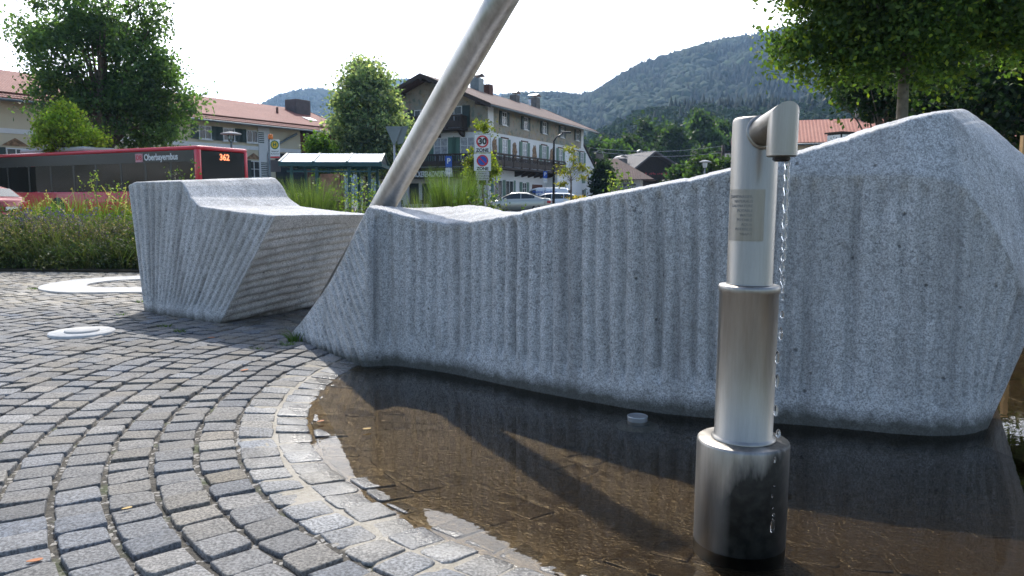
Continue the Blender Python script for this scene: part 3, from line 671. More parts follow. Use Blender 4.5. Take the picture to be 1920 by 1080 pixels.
def balusters(mb, a0, a1, off, z0, z1, axis='y', step=.22, w=.11):
    n = int((a1-a0)/step)
    for i in range(n):
        c = a0+(i+.5)*(a1-a0)/n
        (mb.box(c-w/2, c+w/2, off-.02, off+.02, z0, z1) if axis == 'y' else mb.box(off-.02, off+.02, c-w/2, c+w/2, z0, z1))
def gable_roof(th, L0, L1, W, oh, ze, zr, yr, mat, name='roof', t=.22, board='wood_dark'):
    """ridge along x; eaves at y=-oh and W+oh, ridge at yr"""
    r = MB(); sl1 = (zr-ze)/yr; z0 = ze-sl1*oh; sl2 = (zr-ze)/(W-yr); z1 = ze-sl2*oh
    r.prism([(-oh, z0), (yr, zr), (yr, zr+t), (-oh, z0+t)], L0, L1, 'x'); r.prism([(yr, zr), (W+oh, z1), (W+oh, z1+t), (yr, zr+t)], L0, L1, 'x')
    ro = r.build(name, M[mat], th)
    for xx in (L0-.06, L1+.01):
        b = MB(); b.prism([(-oh, z0-.12), (yr, zr-.12), (yr, zr+t+.03), (-oh, z0+t+.03)], xx, xx+.05, 'x'); b.prism([(yr, zr-.12), (W+oh, z1-.12), (W+oh, z1+t+.03), (yr, zr+t+.03)], xx, xx+.05, 'x')
        b.build('barge_board', M[board], th)
    g = MB(); g.tube([(L0, -oh-.07, z0+.06), (L1, -oh-.07, z0+.06)], .075, 8); g.build('gutter', M['greypaint'], th)
    return ro
def walls(th, L, W, ze, zr, yr, mat, x0=0, name='wall'):
    m = MB(); m.prism([(0, -.3), (W, -.3), (W, ze), (yr, zr), (0, ze)], x0, x0+L, 'x'); return m.build(name, M[mat], th)

# --- inn with painted upper floor
inn_deg = math.degrees(math.atan2(.914, .406)); IF = Fr(-2.0, 64.0, inn_deg)
inn = thing('bakery_inn', 'large white inn with painted upper storey, green shutters and dark wooden balconies', 'building', (-2, 64, 0), inn_deg)
IL, IW, IZ, IR_, IY = 24.2, 10.6, 8.75, 11.0, 5.3
low = MB(); low.box(0, IL, 0, IW, -.3, 6.50); low.build('lower_wall', M['plaster_white'], inn)
up_ = MB(); up_.prism([(-.03, 6.50), (IW+.03, 6.50), (IW+.03, IZ), (IY, IR_), (-.03, IZ)], -.03, IL+.03, 'x'); up_.build('painted_wall', M['mural'], inn)
for a_, b_ in ((0, 1.0), (IL-.75, IL)): MB().box(a_, b_, -.07, -.031, 6.5, 8.5).build('corner_pilaster', M['plaster_white'], inn)
gable_roof(inn, -1.7, IL+2.1, IW, 1.1, IZ, IR_, IY, 'tile_brown')
bm_ = MB()
for y in (.25, 2.8, IY, 7.8, IW-.25): z = IZ+(IR_-IZ)*(1-abs(y-IY)/IY)-.32; MB().box(-1.6, -.031, y-.1, y+.1, z, z+.26).build('rafter_beam', M['wood_dark'], inn)
for px, py0, py1 in ((944.3, 214, 238), (984.5, 224, 248), (1019.5, 233, 256), (1053, 241, 263), (1081.7, 249, 271)):
    x, _ = IF.hit(px, py0); window(inn, x, 7.25, .95, 1.12, shut='shutter_dark', out=-.035, sw=.5, rows_=2)
for px in (945.6, 983, 1019.5, 1050.6, 1080.4, 1090.8):
    x, _ = IF.hit(px, 280); window(inn, x, 4.05, 1.05, 2.05, shut='shutter_green', sw=.62, rows_=3, pane='curtain')
    h_ = MB(); h_.box(x-.75, x+.75, -.09, -.001, 6.14, 6.24); h_.build('lintel', M['wood_red'], inn)
def blob(th, x, z, rx, rz, seed, axis='y', out=-.03, nm='wall_ornament'):
    rr = random.Random(seed); n = 34; pts = []
    for i in range(n): a = 2*PI*i/n; k = rr.uniform(.72, 1.08); pts.append((x+rx*k*math.cos(a), z+rz*k*math.sin(a)))
    MB().prism(pts, out, out+.028, axis).build(nm, M['ornament'], th)
for px in (927.4, 964.5, 1002, 1034): x, _ = IF.hit(px, 282); blob(inn, x, 5.15, .55, .95, px)
# balconies
bx1 = IF.hit(1038, 300)[0]
b = MB(); b.box(-1.25, bx1, -1.25, -.002, 3.45, 3.62); b.box(-1.25, 0, 0, IW-1.2, 3.451, 3.619)
b.box(-1.25, bx1, -1.29, -1.22, 4.55, 4.70); b.box(-1.25, bx1, -1.27, -1.235, 3.66, 4.12); b.box(-1.25, bx1, -1.28, -1.225, 4.40, 4.46)
b.box(-1.29, -1.22, -1.22, IW-1.2, 4.551, 4.699); b.box(-1.27, -1.235, -1.22, IW-1.2, 3.661, 4.119)
for i in range(10): x = -1.2+(bx1+1.2)*i/9.; b.box(x-.08, x+.08, -1.30, -1.16, 3.63, 4.548)
for i in range(5): y = -1.1+(IW-.3)*i/4.; b.box(-1.30, -1.16, y-.08, y+.08, 3.63, 4.548)
balusters(b, -1.1, bx1-.1, -1.25, 4.12, 4.40); balusters(b, -1.05, IW-1.3, -1.25, 4.12, 4.545, 'x')
for i in range(7): x = bx1-.6-i*1.5; b.prism([(-1.15, 3.44), (-.003, 3.44), (-.003, 2.95), (-.6, 3.1)], x-.12, x+.12, 'x')
b.build('balcony', M['wood_dark'], inn)
b = MB(); y0, _ = IF.hitx(866, 235, -1.1); y0 = max(y0, 1.6); b.box(-1.1, -.032, y0, y0+5.6, 6.62, 6.78); b.box(-1.13, -1.06, y0, y0+5.6, 7.72, 7.86); b.box(-1.12, -1.08, y0, y0+5.6, 6.82, 7.36)
balusters(b, y0+.05, y0+5.5, -1.1, 7.36, 7.72, 'x')
for i in range(5): y = y0+.1+i*1.35; b.box(-1.14, -1.0, y-.08, y+.08, 6.79, 7.718)
for i in range(3): y = y0+.4+i*2.3; b.prism([(-1.05, 6.61), (-.004, 6.61), (-.004, 6.1), (-.5, 6.25)], y-.12, y+.12, 'y')
for yy in (y0+.03, y0+5.5): b.box(-1.06, -.032, yy, yy+.05, 6.8, 7.8)
b.build('balcony', M['wood_dark'], inn)
for px, z, h in ((852, 6.9, 1.75),): y, _ = IF.hitx(px, 210); window(inn, y, z, 1.5, h, axis='x', out=-.035, shut='shutter_dark', sw=.7, rows_=2)
y, _ = IF.hitx(789, 215); window(inn, y, 7.0, 1.2, 1.5, axis='x', out=-.035, shut='shutter_dark', sw=.6)
for px in (827, 877): y, _ = IF.hitx(px, 280); window(inn, y, 4.05, 1.35, 2.05, axis='x', shut='shutter_green', sw=.8, rows_=3, pane='curtain')
y, _ = IF.hitx(852, 280); blob(inn, y, 5.1, .6, 1.05, 5, 'y' if False else 'x', -.03)
y, _ = IF.hitx(800, 285); blob(inn, y, 4.9, .5, .8, 6, 'x', -.03)
# ground floor: shop board with writing, shop windows
b = MB(); b.box(-1.32, -.003, .0, IW, 2.72, 3.30); b.build('shop_awning_board', M['wood_dark'], inn)
tx = MB(); ya, _ = IF.hitx(776, 328, -1.33); yb, _ = IF.hitx(838, 328, -1.33)
V, F = text_mb('B\u00c4CKEREI-KONDITOREI', .66, .012, 'LEFT', .016); wmax = max(v[0] for v in V); full = abs(yb-ya)*1.24
ys_, _ = IF.hitx(771, 328, -1.33); k = full/wmax
tx.add([(-1.335-c, ys_-a*k, 3.03+b_*1.0) for a, b_, c in V], F); tx.build('shop_lettering', M['white_paint'], inn)
for px, w_ in ((777, 1.1), (799, .9)): y, _ = IF.hitx(px, 350); window(inn, y, .5, w_, 1.9, axis='x', rows_=1, sill=False, cols=1)
y, _ = IF.hitx(819, 355); MB().box(-.12, -.002, y-.45, y+.45, .9, 2.0).build('menu_case', M['wood_dark'], inn)
b = MB(); x1, _ = IF.hit(905, 345); b.box(-.02, -.001, 1.0, 2.4, 0, 2.6); b.build('shop_door', M['wood_dark'], inn)
x, _ = IF.hit(982.5, 350); window(inn, x, 1.0, .95, 1.5, shut='shutter_green', sw=.55, rows_=2)
x, _ = IF.hit(936, 350)
for k_, xx in enumerate((1.9, 4.3)): window(inn, xx, .3, 1.7, 2.3, shut='shutter_green', sw=.4, rows_=1, cols=2, name='shop_window')
x, _ = IF.hit(1007, 355); MB().box(x-1.25, x+1.25, -.06, -.001, 0, 2.35).build('garage_door', M['wood_red'], inn)
tx = MB(); text_on(tx, 'Haus Sonne', .62, IF.hit(957, 340)[0], -.02, 2.35, ext=.006, sx=1.6) if False else None
b = MB(); xa, _ = IF.hit(1023, 340); xb, _ = IF.hit(1071, 340); b.box(xa+.05, xb, -1.2, -.002, -.2, 3.30); b.box(xa-.05, xb+.1, -1.32, -.003, 3.301, 3.42); b.build('garage_annex', M['plaster_white'], inn)
for px in (1078, 1092): x, _ = IF.hit(px, 368); window(inn, x, .5, .8, 1.55, shut='shutter_green', sw=.55, rows_=2)
x, _ = IF.hit(1084, 331); MB().box(x-2.2, x+2.2, -.09, -.001, 2.75, 3.55).build('name_board', M['shutter_green'], inn)
# lean-to at the far end
ann = MB(); ann.prism([(0, -.3), (5.2, -.3), (5.2, 4.3), (0, 7.2)], .15, 6.0, 'y'); av = [(x+IL, y, z) for x, y, z in ann.V]; ann.V = av; ann.build('annex_wall', M['plaster_white'], inn)
ann = MB(); ann.prism([(-.1, 7.3), (5.5, 4.17), (5.5, 4.29), (-.1, 7.42)], .0, 6.3, 'y'); ann.V = [(x+IL+.12, y, z) for x, y, z in ann.V]; ann.build('annex_roof', M['wood_dark'], inn)
window(inn, IL+2.3, 2.6, .6, 1.3, out=.15, rows_=1, cols=1, sill=False)
def chimney(th, x, y, z0, z1, w, mat='grey_stone', cap=True, capmat='galv'):
    c = MB().box(x-w/2, x+w/2, y-w*.42, y+w*.42, z0, z1).build('chimney', M[mat], th, .02, bseg=1)
    if cap: 
        k = MB(); k.prism([(-w*.62, z1+.18), (0, z1+.42), (w*.62, z1+.18), (w*.62, z1+.22), (0, z1+.47), (-w*.62, z1+.22)], y-w*.5, y+w*.5, 'y'); k.V = [(a+x, b_, c_) for a, b_, c_ in k.V]
        for s_ in (-1, 1): k.box(x+s_*w*.4-.03, x+s_*w*.4+.03, y-.1, y+.1, z1, z1+.3)
        k.build('chimney_cap', M[capmat], c)
cxs = [IF.hit(px, 185, 5.2)[0] for px in (898, 911, 965, 1002)]
chimney(inn, cxs[0], 5.4, 10.4, 12.3, 1.1, 'greypaint'); chimney(inn, cxs[1], 5.0, 10.4, 11.9, .9, 'wood_red', False)
chimney(inn, cxs[2], 5.2, 10.3, 11.75, .9); chimney(inn, cxs[3], 5.2, 10.3, 12.1, 1.1)
MB().tube([(20.5, 4.8, 10.5), (20.5, 4.8, 11.7)], .12, 8).build('vent_pipe', M['zinc'], inn)

# --- long cream building on the left
LX0 = Fr(-29.4, 44.0, math.degrees(math.atan2(.853, .52))); ldeg = math.degrees(LX0.a)
lb = thing('town_hall', 'long cream plastered building with red tiled roof and dark shutters behind the bus', 'building', (-29.4, 44, 0), ldeg)
x_end = LX0.hit(563, 260)[0]; 
m = MB(); m.prism([(0, -.3), (12, -.3), (12, 6.6), (6, 8.75), (0, 6.6)], -12, x_end, 'x'); m.build('wall', M['plaster_yellow'], lb)
m = MB(); m.prism([(.5, -.3), (11.5, -.3), (11.5, 6.4), (6, 8.6), (.5, 6.4)], x_end, x_end+5.5, 'x'); m.build('timber_wall', M['wood_red'], lb)
gable_roof(lb, -12.5, x_end+6.3, 12, .8, 6.75, 8.95, 6, 'tile_red')
sg = MB(); 
for off in (.5,): sg.box(-12.4, x_end+6.2, -.38, -.30, 6.90, 7.02)
sg.build('snow_guard', M['wood_red'], lb)
bd = MB(); bd.box(-12, x_end, -.035, -.002, 4.72, 5.0); bd.build('plaster_band', M['white_paint'], lb)
for px in (384, 428.5, 471.5): x, _ = LX0.hit(px, 248); window(lb, x, 5.25, 1.05, .95, shut='shutter_dark', sw=.62, rows_=1)
for px in (300,): x, _ = LX0.hit(px, 248); window(lb, x, 5.3, 1.0, .95, shut='shutter_dark', sw=.7, rows_=1)
for px in (30, 475, 442, 405): 
    x, _ = LX0.hit(px, 290); window(lb, x, 2.0, 1.1, 1.9, shut='shutter_dark', sw=.75, rows_=3)
    o = MB(); o.prism([(x-.75, 4.02), (x+.75, 4.02), (x+.45, 4.22), (x, 4.48), (x-.45, 4.22)], -.06, -.003); o.build('painted_pediment', M['ornament'], lb)
for px, w_ in ((495, 1.1),): x, _ = LX0.hit(px, 290); MB().box(x-w_/2, x+w_/2, -.08, -.0365, -.2, 6.5).build('pilaster', M['white_paint'], lb)
x, _ = LX0.hit(501, 290); MB().tube([(x+2.6, -.6, 6.2), (x+2.2, -.2, 5.9), (x+.2, -.2, 4.9), (x, -.2, 4.5), (x, -.2, -.2)], .09, 8).build('downpipe', M['greypaint'], lb)
x, _ = LX0.hit(543, 290); window(lb, x, 1.5, 3.0, 3.1, frame='wood_dark', rows_=3, cols=2, sill=False)
x, _ = LX0.hit(556, 220, 5.0); chimney(lb, x, 4.8, 7.9, 9.75, 1.7, 'slate', False)
x, _ = LX0.hit(520, 215, 3.5); MB().tube([(x, 3.5, 7.8), (x, 3.5, 8.7)], .1, 8).build('vent_pipe', M['wood_red'], lb)
x, _ = LX0.hit(587, 229, 2.0); 
MB().hexa([(x-.5, 2.0, 7.71), (x+.5, 2.0, 7.71), (x+.5, 2.8, 8.0), (x-.5, 2.8, 8.0), (x-.5, 2.0, 7.78), (x+.5, 2.0, 7.78), (x+.5, 2.8, 8.07), (x-.5, 2.8, 8.07)]).build('skylight', M['zinc'], lb)

# --- houses on the right, further off
def house(name, label, px, py, D, deg, L, W, ze, zr, wall, roof, base_z=0., oh=.8, board='wood_dark'):
    p = P(px, py, D); fr = Fr(p.x, D, deg); th = thing(name, label, 'house', (p.x, D, base_z), deg)
    walls(th, L, W, ze-base_z, zr-base_z, W/2, wall); gable_roof(th, -oh, L+oh, W, oh, ze-base_z+.12, zr-base_z+.12, W/2, roof, board=board); return th, fr
# red-brown hipped shop roof (1120-1220)
th = thing('guest_house', 'small pale shop building with low brown tiled roof and dark name board', 'house', (P(1128, 350, 92).x, 92, 0), -12)
w_ = (P(1200, 350, 92).x-P(1128, 350, 92).x); MB().box(0, w_, 0, 7, -.3, 3.3).build('wall', M['plaster_white'], th)
r = MB(); z0, z1 = 3.3, 5.9; V = [(-1.2, -1.2, z0), (w_+1.6, -1.2, z0), (w_+1.6, 8, z0), (-1.2, 8, z0), (-1.0, 3.4, z1), (w_-3.0, 3.4, z1), (w_-3.0, 3.6, z1), (-1.0, 3.6, z1)]
r.hexa(V); r.build('roof', M['tile_brown'], th)
chimney(th, -.6, 3.2, 5.2, 6.5, .9)
MB().box(.4, w_-.5, -.6, -.35, 2.05, 2.75).build('name_board', M['slate'], th); tx = MB(); text_on(tx, 'GASTHAUS PETER', .42, w_*.5+.4, -.61, 2.38, ext=.004, bold=.006); tx.build('board_lettering', M['white_paint'], th)
for i in range(3): window(th, .9+i*1.25, .9 if i > 5 else 2.85, 1.0, .42, cols=1, rows_=1, sill=False)
window(th, w_-1.0, .6, 1.2, 1.4, cols=2, rows_=1)
# dark timber farmhouse
p = P(1188, 330, 112); FH = Fr(p.x, 112, 14); th = thing('timber_farmhouse', 'dark timber farmhouse with grey roof, gable balcony facing the square', 'house', (p.x, 112, 0), 14)
fw = FH.hit(1280, 330)[0]
m = MB(); m.prism([(0, -.3), (fw, -.3), (fw, 4.6), (fw*.36, 7.6), (0, 5.2)], 0, 13, 'y'); m.build('wall', M['wood_dark'], th)
r = MB(); r.prism([(-1.2, 4.85), (fw*.36, 7.9), (fw+1.4, 4.5), (fw+1.4, 4.25), (fw*.36, 7.6), (-1.2, 4.55)], -1.4, 14, 'y'); r.build('roof', M['tile_grey'], th)
b = MB(); b.box(1.2, fw-2.0, -1.0, -.9, 3.9, 4.6); b.box(1.2, fw-2.0, -1.0, 0, 3.75, 3.88); balusters(b, 1.3, fw-2.1, -1.03, 3.92, 4.55); b.build('balcony', M['wood_dark'], th)
fl = MB(); rr = random.Random(5)
for i in range(26): x = 1.4+rr.random()*(fw-3.7); fl.lathe([(0, -.12), (.12, 0), (0, .12)], (x, -1.1, 4.55+rr.random()*.15), 6)
fl.build('flower_box', plain('red_flowers', (.5, .06, .07), .8, var=.4), th)
for x in (fw*.62, fw*.78): window(th, x, 2.2, .8, 1.1, rows_=1)
chimney(th, -.2, 4.2, 4.9, 7.0, 1.4); chimney(th, fw*.5, 7, 6.7, 8.1, .7); chimney(th, fw*.75, 4.5, 5.9, 7.1, .7, 'slate', False)
# white house behind the pump
p = P(1338, 330, 120); th, fr = house('white_house', 'white house with grey roof and small dark window between the trees', 1340, 330, 120, 20, 6.0, 9, 5.4, 8.0, 'plaster_white', 'tile_grey')
th2 = th
HX = Fr(P(1338, 330, 120).x, 120, 20); window(th, 2.6, 3.9, 1.2, 1.2, shut='shutter_dark', sw=.6)
b = MB(); b.box(-.5, 6, -1.0, -.9, 2.6, 3.4); b.build('balcony', M['wood_dark'], th)
# cream house with orange roof, right
OD = Fr(P(1387, 300, 66).x, 66, -18); th = thing('orange_roofed_house', 'long cream house with bright orange tiled roof behind the stone peak', 'house', (P(1387, 300, 66).x, 66, 0), -18)
L = 19.5; z_e = zat(290, 63)
m = MB(); m.prism([(0, -.3), (10, -.3), (10, 5.6), (5, 7.5), (0, 5.6)], 0, L, 'x'); m.build('wall', M['plaster_yellow'], th)
gable_roof(th, -.7, L+.7, 10, .8, 5.7, 7.7, 5, 'tile_orange')
for i in range(5): window(th, 2.2+i*3.8, 3.8, 1.1, 1.2, shut='shutter_dark', sw=.5)
chimney(th, 9.6, 5, 7.5, 8.4, .5)

# ------------------------------------------------------------------ vehicles
def wheel(th, x, y, r, w=.22, s=-1):
    t = MB().lathe([(r*.62, -w/2), (r*.93, -w/2), (r, -w/2+.03), (r, w/2-.03), (r*.93, w/2), (r*.62, w/2)], (x, y, r), 28, axis='y').build('wheel', M['rubber'], th)
    m = MB(); m.lathe([(r*.62, s*(w/2-.005)), (r*.60, s*(w/2-.02)), (r*.56, s*(w/2-.05))], (x, y, r), 28, axis='y')
    for k in range(5):
        a = 2*PI*k/5+.3; c, s_ = math.cos(a), math.sin(a); q = r*.07
        pts = [(-q, 0), (q, 0), (q*1.3, r*.6), (-q*1.3, r*.6)]
        V = [(x+c*v+(-s_)*u*-1, y+s*(w/2-.03)+dy, r+s_*v+c*u*-1) for dy in (0, s*.02) for u, v in pts]; m.hexa(V)
    m.lathe([(0, s*(w/2-.005)), (r*.13, s*(w/2-.01)), (r*.14, s*(w/2-.05))], (x, y, r), 12, axis='y'); m.build('rim', M['rim'], t)
    MB().lathe([(0, -s*.02), (r*.60, -s*.02)], (x, y, r), 24, axis='y').build('brake_disc', M['black'], t)
def car(label, loc, deg, paint, kind='sedan', name='parked_car', L=4.6, W=1.8, H=1.45, group='cars parked before the inn'):
    """local x from tail (0) to nose (L), y across, left side at y=0"""
    th = thing(name, label, 'car', loc, deg, group); r = .32
    if kind == 'sedan': lowr = [(0, .42, .88), (.06, .28, 1.0), (.5, .22, 1.05), (1.0, .2, 1.02), (3.2, .2, .96), (3.9, .22, .88), (4.4, .25, .72), (4.58, .32, .58), (4.6, .40, .52)]; gh = [(.55, 1.0), (1.25, 1.30), (1.7, 1.42), (2.3, H), (2.75, 1.40), (3.15, 1.22), (3.62, .97)]
    elif kind == 'van': lowr = [(0, .42, 1.1), (.05, .28, 1.15), (1.0, .22, 1.18), (3.4, .22, 1.15), (4.2, .24, 1.0), (4.5, .28, .75), (4.6, .40, .6)]; gh = [(.02, 1.12), (.2, H-.05), (1.2, H), (2.6, H), (3.1, H-.12), (3.9, 1.1)]
    else: lowr = [(0, .42, .92), (.05, .28, .98), (.5, .22, 1.0), (1.0, .2, 1.0), (3.2, .2, .95), (3.9, .22, .88), (4.4, .25, .72), (4.58, .32, .58), (4.6, .40, .52)]; gh = [(.08, .98), (.45, 1.30), (.9, 1.42), (2.0, H), (2.6, 1.40), (3.05, 1.22), (3.55, .95)]
    sx = L/4.6; nx = 46; xs_ = np.linspace(0, L, nx); lo = np.interp(xs_, [a*sx for a, _, _ in lowr], [b_ for _, b_, _ in lowr]); hi = np.interp(xs_, [a*sx for a, _, _ in lowr], [c for _, _, c in lowr])
    V = []
    for i, x in enumerate(xs_):
        e = min(x, L-x); wd = W/2*(1-.20*max(0, 1-e/.55)**2.2)
        for yy, zf in ((-.80, 0), (-.97, .12), (-1, .45), (-.99, .8), (-.93, .96), (-.80, 1), (0, 1.02), (.80, 1), (.93, .96), (.99, .8), (1, .45), (.97, .12), (.80, 0)): V.append((x, W/2+wd*yy, lo[i]+(hi[i]-lo[i])*zf))
    k = 13; F = [(i*k+j, i*k+(j+1) % k, (i+1)*k+(j+1) % k, (i+1)*k+j) for i in range(nx-1) for j in range(k)]+[tuple(range(k)), tuple((nx-1)*k+j for j in reversed(range(k)))]
    m = MB().add(V, F, True)
    gx = [a*sx for a, _ in gh]; xs2 = np.linspace(gx[0], gx[-1], 30); top = np.interp(xs2, gx, [b_ for _, b_ in gh]); V = []
    for x, z in zip(xs2, top):
        b0 = float(np.interp(x, xs_, hi))-.03; z = max(z, b0+.01); f = (z-b0)/(H-.9)
        for yy, zz in ((-.90, b0), (-.90+.10*f, b0+(z-b0)*.6), (-.88+.17*f, b0+(z-b0)*.88), (-.55, z), (0, z+.015), (.55, z), (.88-.17*f, b0+(z-b0)*.88), (.90-.10*f, b0+(z-b0)*.6), (.90, b0)): V.append((x, W/2+W/2*yy, zz))
    k = 9; F = [(i*k+j, i*k+j+1, (i+1)*k+j+1, (i+1)*k+j) for i in range(29) for j in range(k-1)]+[tuple(range(k)), tuple(29*k+j for j in reversed(range(k)))]
    m.add(V, F, True); m.build('body', M[paint], th)
    def topz(x): return float(np.interp(x, gx, [b_ for _, b_ in gh]))
    def belt(x): return float(np.interp(x, xs_, hi))
    def side_glass(xa, xb, s_):
        n = 8; Vg = []
        for q in range(n+1):
            x = xa+(xb-xa)*q/n; b0 = belt(x)-.03; z = topz(x); z = max(z, b0+.05); f = (z-b0)/(H-.9)
            z1 = max(b0+.06, b0+(z-b0)*.84)
            for zz in (b0+.05, z1):
                g = (zz-b0)/max(z-b0, .01); yy = .90-.10*f*min(1, g/.6)-(.05*f*max(0, (g-.6)/.28)); Vg.append((x, W/2+s_*(W/2*yy+.012), zz))
        return MB().add(Vg, [(2*i, 2*i+1, 2*i+3, 2*i+2) for i in range(n)], True)
    spl = {'sedan': [(1.10, 2.02), (2.08, 3.28)], 'wagon': [(.42, 1.15), (1.2, 2.05), (2.1, 3.2)], 'van': [(2.75, 3.5)]}[kind]
    for s_ in (-1, 1):
        for a, b_ in spl: side_glass(a*sx, b_*sx, s_).build('side_window', M['pane'], th)
    def front_glass(x0, x1, nm):
        Vg = []; n = 6
        for q in range(n+1):
            x = x0+(x1-x0)*q/n; b0 = belt(x)-.03; z = topz(x); f = (z-b0)/(H-.9); hw = .62-.08*f
            for yy in (-hw, 0, hw): Vg.append((x, W/2+W*.5*yy*1.15, z+(.024 if yy == 0 else .010)))
        MB().add(Vg, [(3*i+j, 3*i+j+1, 3*i+j+4, 3*i+j+3) for i in range(n) for j in range(2)], True).build(nm, M['pane'], th)
    front_glass((2.85 if kind != 'van' else 3.05)*sx, (3.5 if kind != 'van' else 3.8)*sx, 'windscreen'); front_glass({'sedan': .72, 'wagon': .13, 'van': .04}[kind]*sx, {'sedan': 1.45, 'wagon': .42, 'van': .16}[kind]*sx, 'rear_window')
    for s_ in (0, 1):
        y = W*(.02 if s_ == 0 else .80)
        zt_ = belt(.05); MB().box(-.012, .22, y+(.0 if s_ else -.005), y+W*.18+(.005 if s_ else 0), zt_-.24, zt_-.07).build('tail_light', M['lens'], th, .02)
    MB().box(-.04, .12, .10, W-.10, .36, .56).build('rear_bumper', M[paint], th, .04); MB().box(-.05, -.038, W/2-.26, W/2+.26, .62, .73).build('number_plate', M['white_paint'], th)
    for x in (.95*sx, 3.72*sx):
        for y, s_ in ((.115, -1), (W-.115, 1)): wheel(th, x, y, r, .22, s_)
    for y in (-.14, W+.02): MB().box(3.02*sx, 3.16*sx, y, y+.12, .93, 1.05).build('wing_mirror', M[paint], th, .02)
    return th
def at_px(px, D): return (P(px, 380, D).x, D, 0)
car('champagne silver saloon car parked side-on, red tail light to the right', at_px(1036, 54.2), 172, 'silver', L=4.55)
car('white estate car with dark side windows parked behind the silver saloon', at_px(1090, 59), 170, 'carwhite', 'wagon')
vn = car('white delivery van with lettering on its side, parked furthest back', at_px(1073, 66), 168, 'carwhite', 'van', H=1.95, L=4.8, name='delivery_van')
tx = MB(); text_on(tx, 'Malerei Knollner', .30, -2.1, .02, 1.58, ext=.003, bold=.006); tx.V = [(-x, 1.84-y, z) for x, y, z in tx.V]; tx.build('lettering', M['blue'], vn)
tx = MB(); text_on(tx, 'Raumgestaltung', .24, -1.9, .02, 1.30, ext=.003, bold=.004); tx.V = [(-x, 1.84-y, z) for x, y, z in tx.V]; tx.build('lettering', M['blue'], vn)
rc = car('dark red car with lit brake light, cut off by the left edge', (P(57, 380, 24.5).x, 24.5, 0), 176, 'carred', 'wagon', name='red_car', group=None, H=1.47)
MB().lathe([(0, -.02), (.05, -.015), (.055, 0), (0, .01)], (.03, 1.74, .80), 14, axis='x').build('brake_light', M['taillight'], rc)

# --- bus
BD = -27.0; BO = (-12.15, 30.1, 0); BF = Fr(BO[0], BO[1], BD)
bus = thing('city_bus', 'long red bus with dark window band driving behind the flower bed', 'bus', BO, BD)
BL, BW, BH = 14.6, 2.55, 3.0
m = MB(); m.box(-BL, 0, 0, BW, .32, 1.28); m.build('lower_body', M['red'], bus, .07, bseg=3)
m = MB(); m.box(-BL, 0, .0, BW, 2.86, 3.03); m.build('roof', M['red'], bus, .08, bseg=3)
for xa, xb in ((-.24, 0), (-BL, -BL+.2)):
    for y in (.0, BW-.18): MB().box(xa, xb, y, y+.18, 1.25, 2.9).build('corner_post', M['red'], bus, .05)
m = MB(); m.box(-BL+.2, -.25, .03, .06, 2.42, 2.87); m.box(-BL+.2, -.25, BW-.06, BW-.03, 2.42, 2.87)
for x in (-1.6, -3.1, -4.6, -6.2, -7.7, -9.3, -10.9, -12.5, -14.0):
    m.box(x-.06, x+.06, .04, .08, 1.28, 2.43); m.box(x-.06, x+.06, BW-.08, BW-.04, 1.28, 2.43)
m.box(-3.0, -1.7, .05, .10, 1.28, 2.43) if False else None
m.build('window_band', M['black'], bus)
for x0, x1 in ((-1.55, -.25), (-3.05, -1.65), (-4.55, -3.15), (-6.15, -4.65), (-7.65, -6.25), (-9.25, -7.75), (-10.85, -9.35), (-12.45, -10.95), (-13.95, -12.55)):
    for y in (.045, BW-.055): MB().box(x0, x1, y, y+.01, 1.29, 2.415).build('side_window', M['tint'], bus)
MB().box(-.045, -.02, .19, BW-.19, 1.30, 2.84).build('windscreen', M['tint'], bus)
m = MB(); m.box(-.09, -.05, .19, BW-.19, 2.35, 2.84); db = m.build('destination_display', M['black'], bus)
tx = MB(); V, F = text_mb('362', .34, .004, 'CENTER', .008); tx.add([(-.016+c, BW*.52+a, 2.62+b_) for a, b_, c in V], F); tx.build('route_number', M['led'], db)
m = MB(); m.box(-12.2, -7.6, .45, BW-.45, 3.035, 3.26); m.build('air_conditioner', M['concrete'], bus, .10, bseg=3)
m = MB(); m.box(-1.9, -.9, .9, 1.7, 3.035, 3.12); m.build('roof_hatch', M['black'], bus, .03)
tx = MB(); text_on(tx, 'Oberbayernbus', .36, -4.6, .028, 2.63, ext=.003, align='LEFT', bold=.008, sx=1.0); 
wx_ = [v[0] for v in tx.V]; xa, _ = BF.hit(269, 294); xb, _ = BF.hit(332, 292); k = (xb-xa)/(max(wx_)-min(wx_)); x0 = min(wx_); tx.V = [(xa+(x-x0)*k, y, z) for x, y, z in tx.V]; tx.build('lettering', M['white_paint'], bus)
xa2, _ = BF.hit(253, 294); lg = MB().box(xa2, xa2+.44, .012, .028, 2.46, 2.80).build('logo_panel', plain('pink_logo', (.62, .30, .32), .5), bus)
tx = MB(); text_on(tx, 'DB', .27, xa2+.22, .0085, 2.625, ext=.002, bold=.006); tx.build('logo_letters', M['signred'], lg)
for x in (-2.6, -8.9): 
    wheel(bus, x, .16, .48, .28, -1); wheel(bus, x, BW-.16, .48, .28, 1)
    MB().lathe([(0, 0), (.56, 0), (.56, .02)], (x, -.004, .48), 24, axis='y').build('wheel_arch', M['black'], bus)
m = MB()
for i in range(9):
    x = -1.9-i*1.25
    for y in (.35, 1.75): m.box(x-.05, x+.05, y, y+.42, 1.0, 1.72); m.box(x-.05, x+.45, y, y+.42, .95, 1.05)
m.build('seat_row', M['seat'], bus)
def bust(x, y, z, top, nm='person', lab=None):
    b = MB(); b.lathe([(.14, 0), (.20, .12), (.21, .34), (.17, .44), (.07, .48), (.055, .53)], (x, y, z), 16)
    return b, (x, y, z)
m = MB()
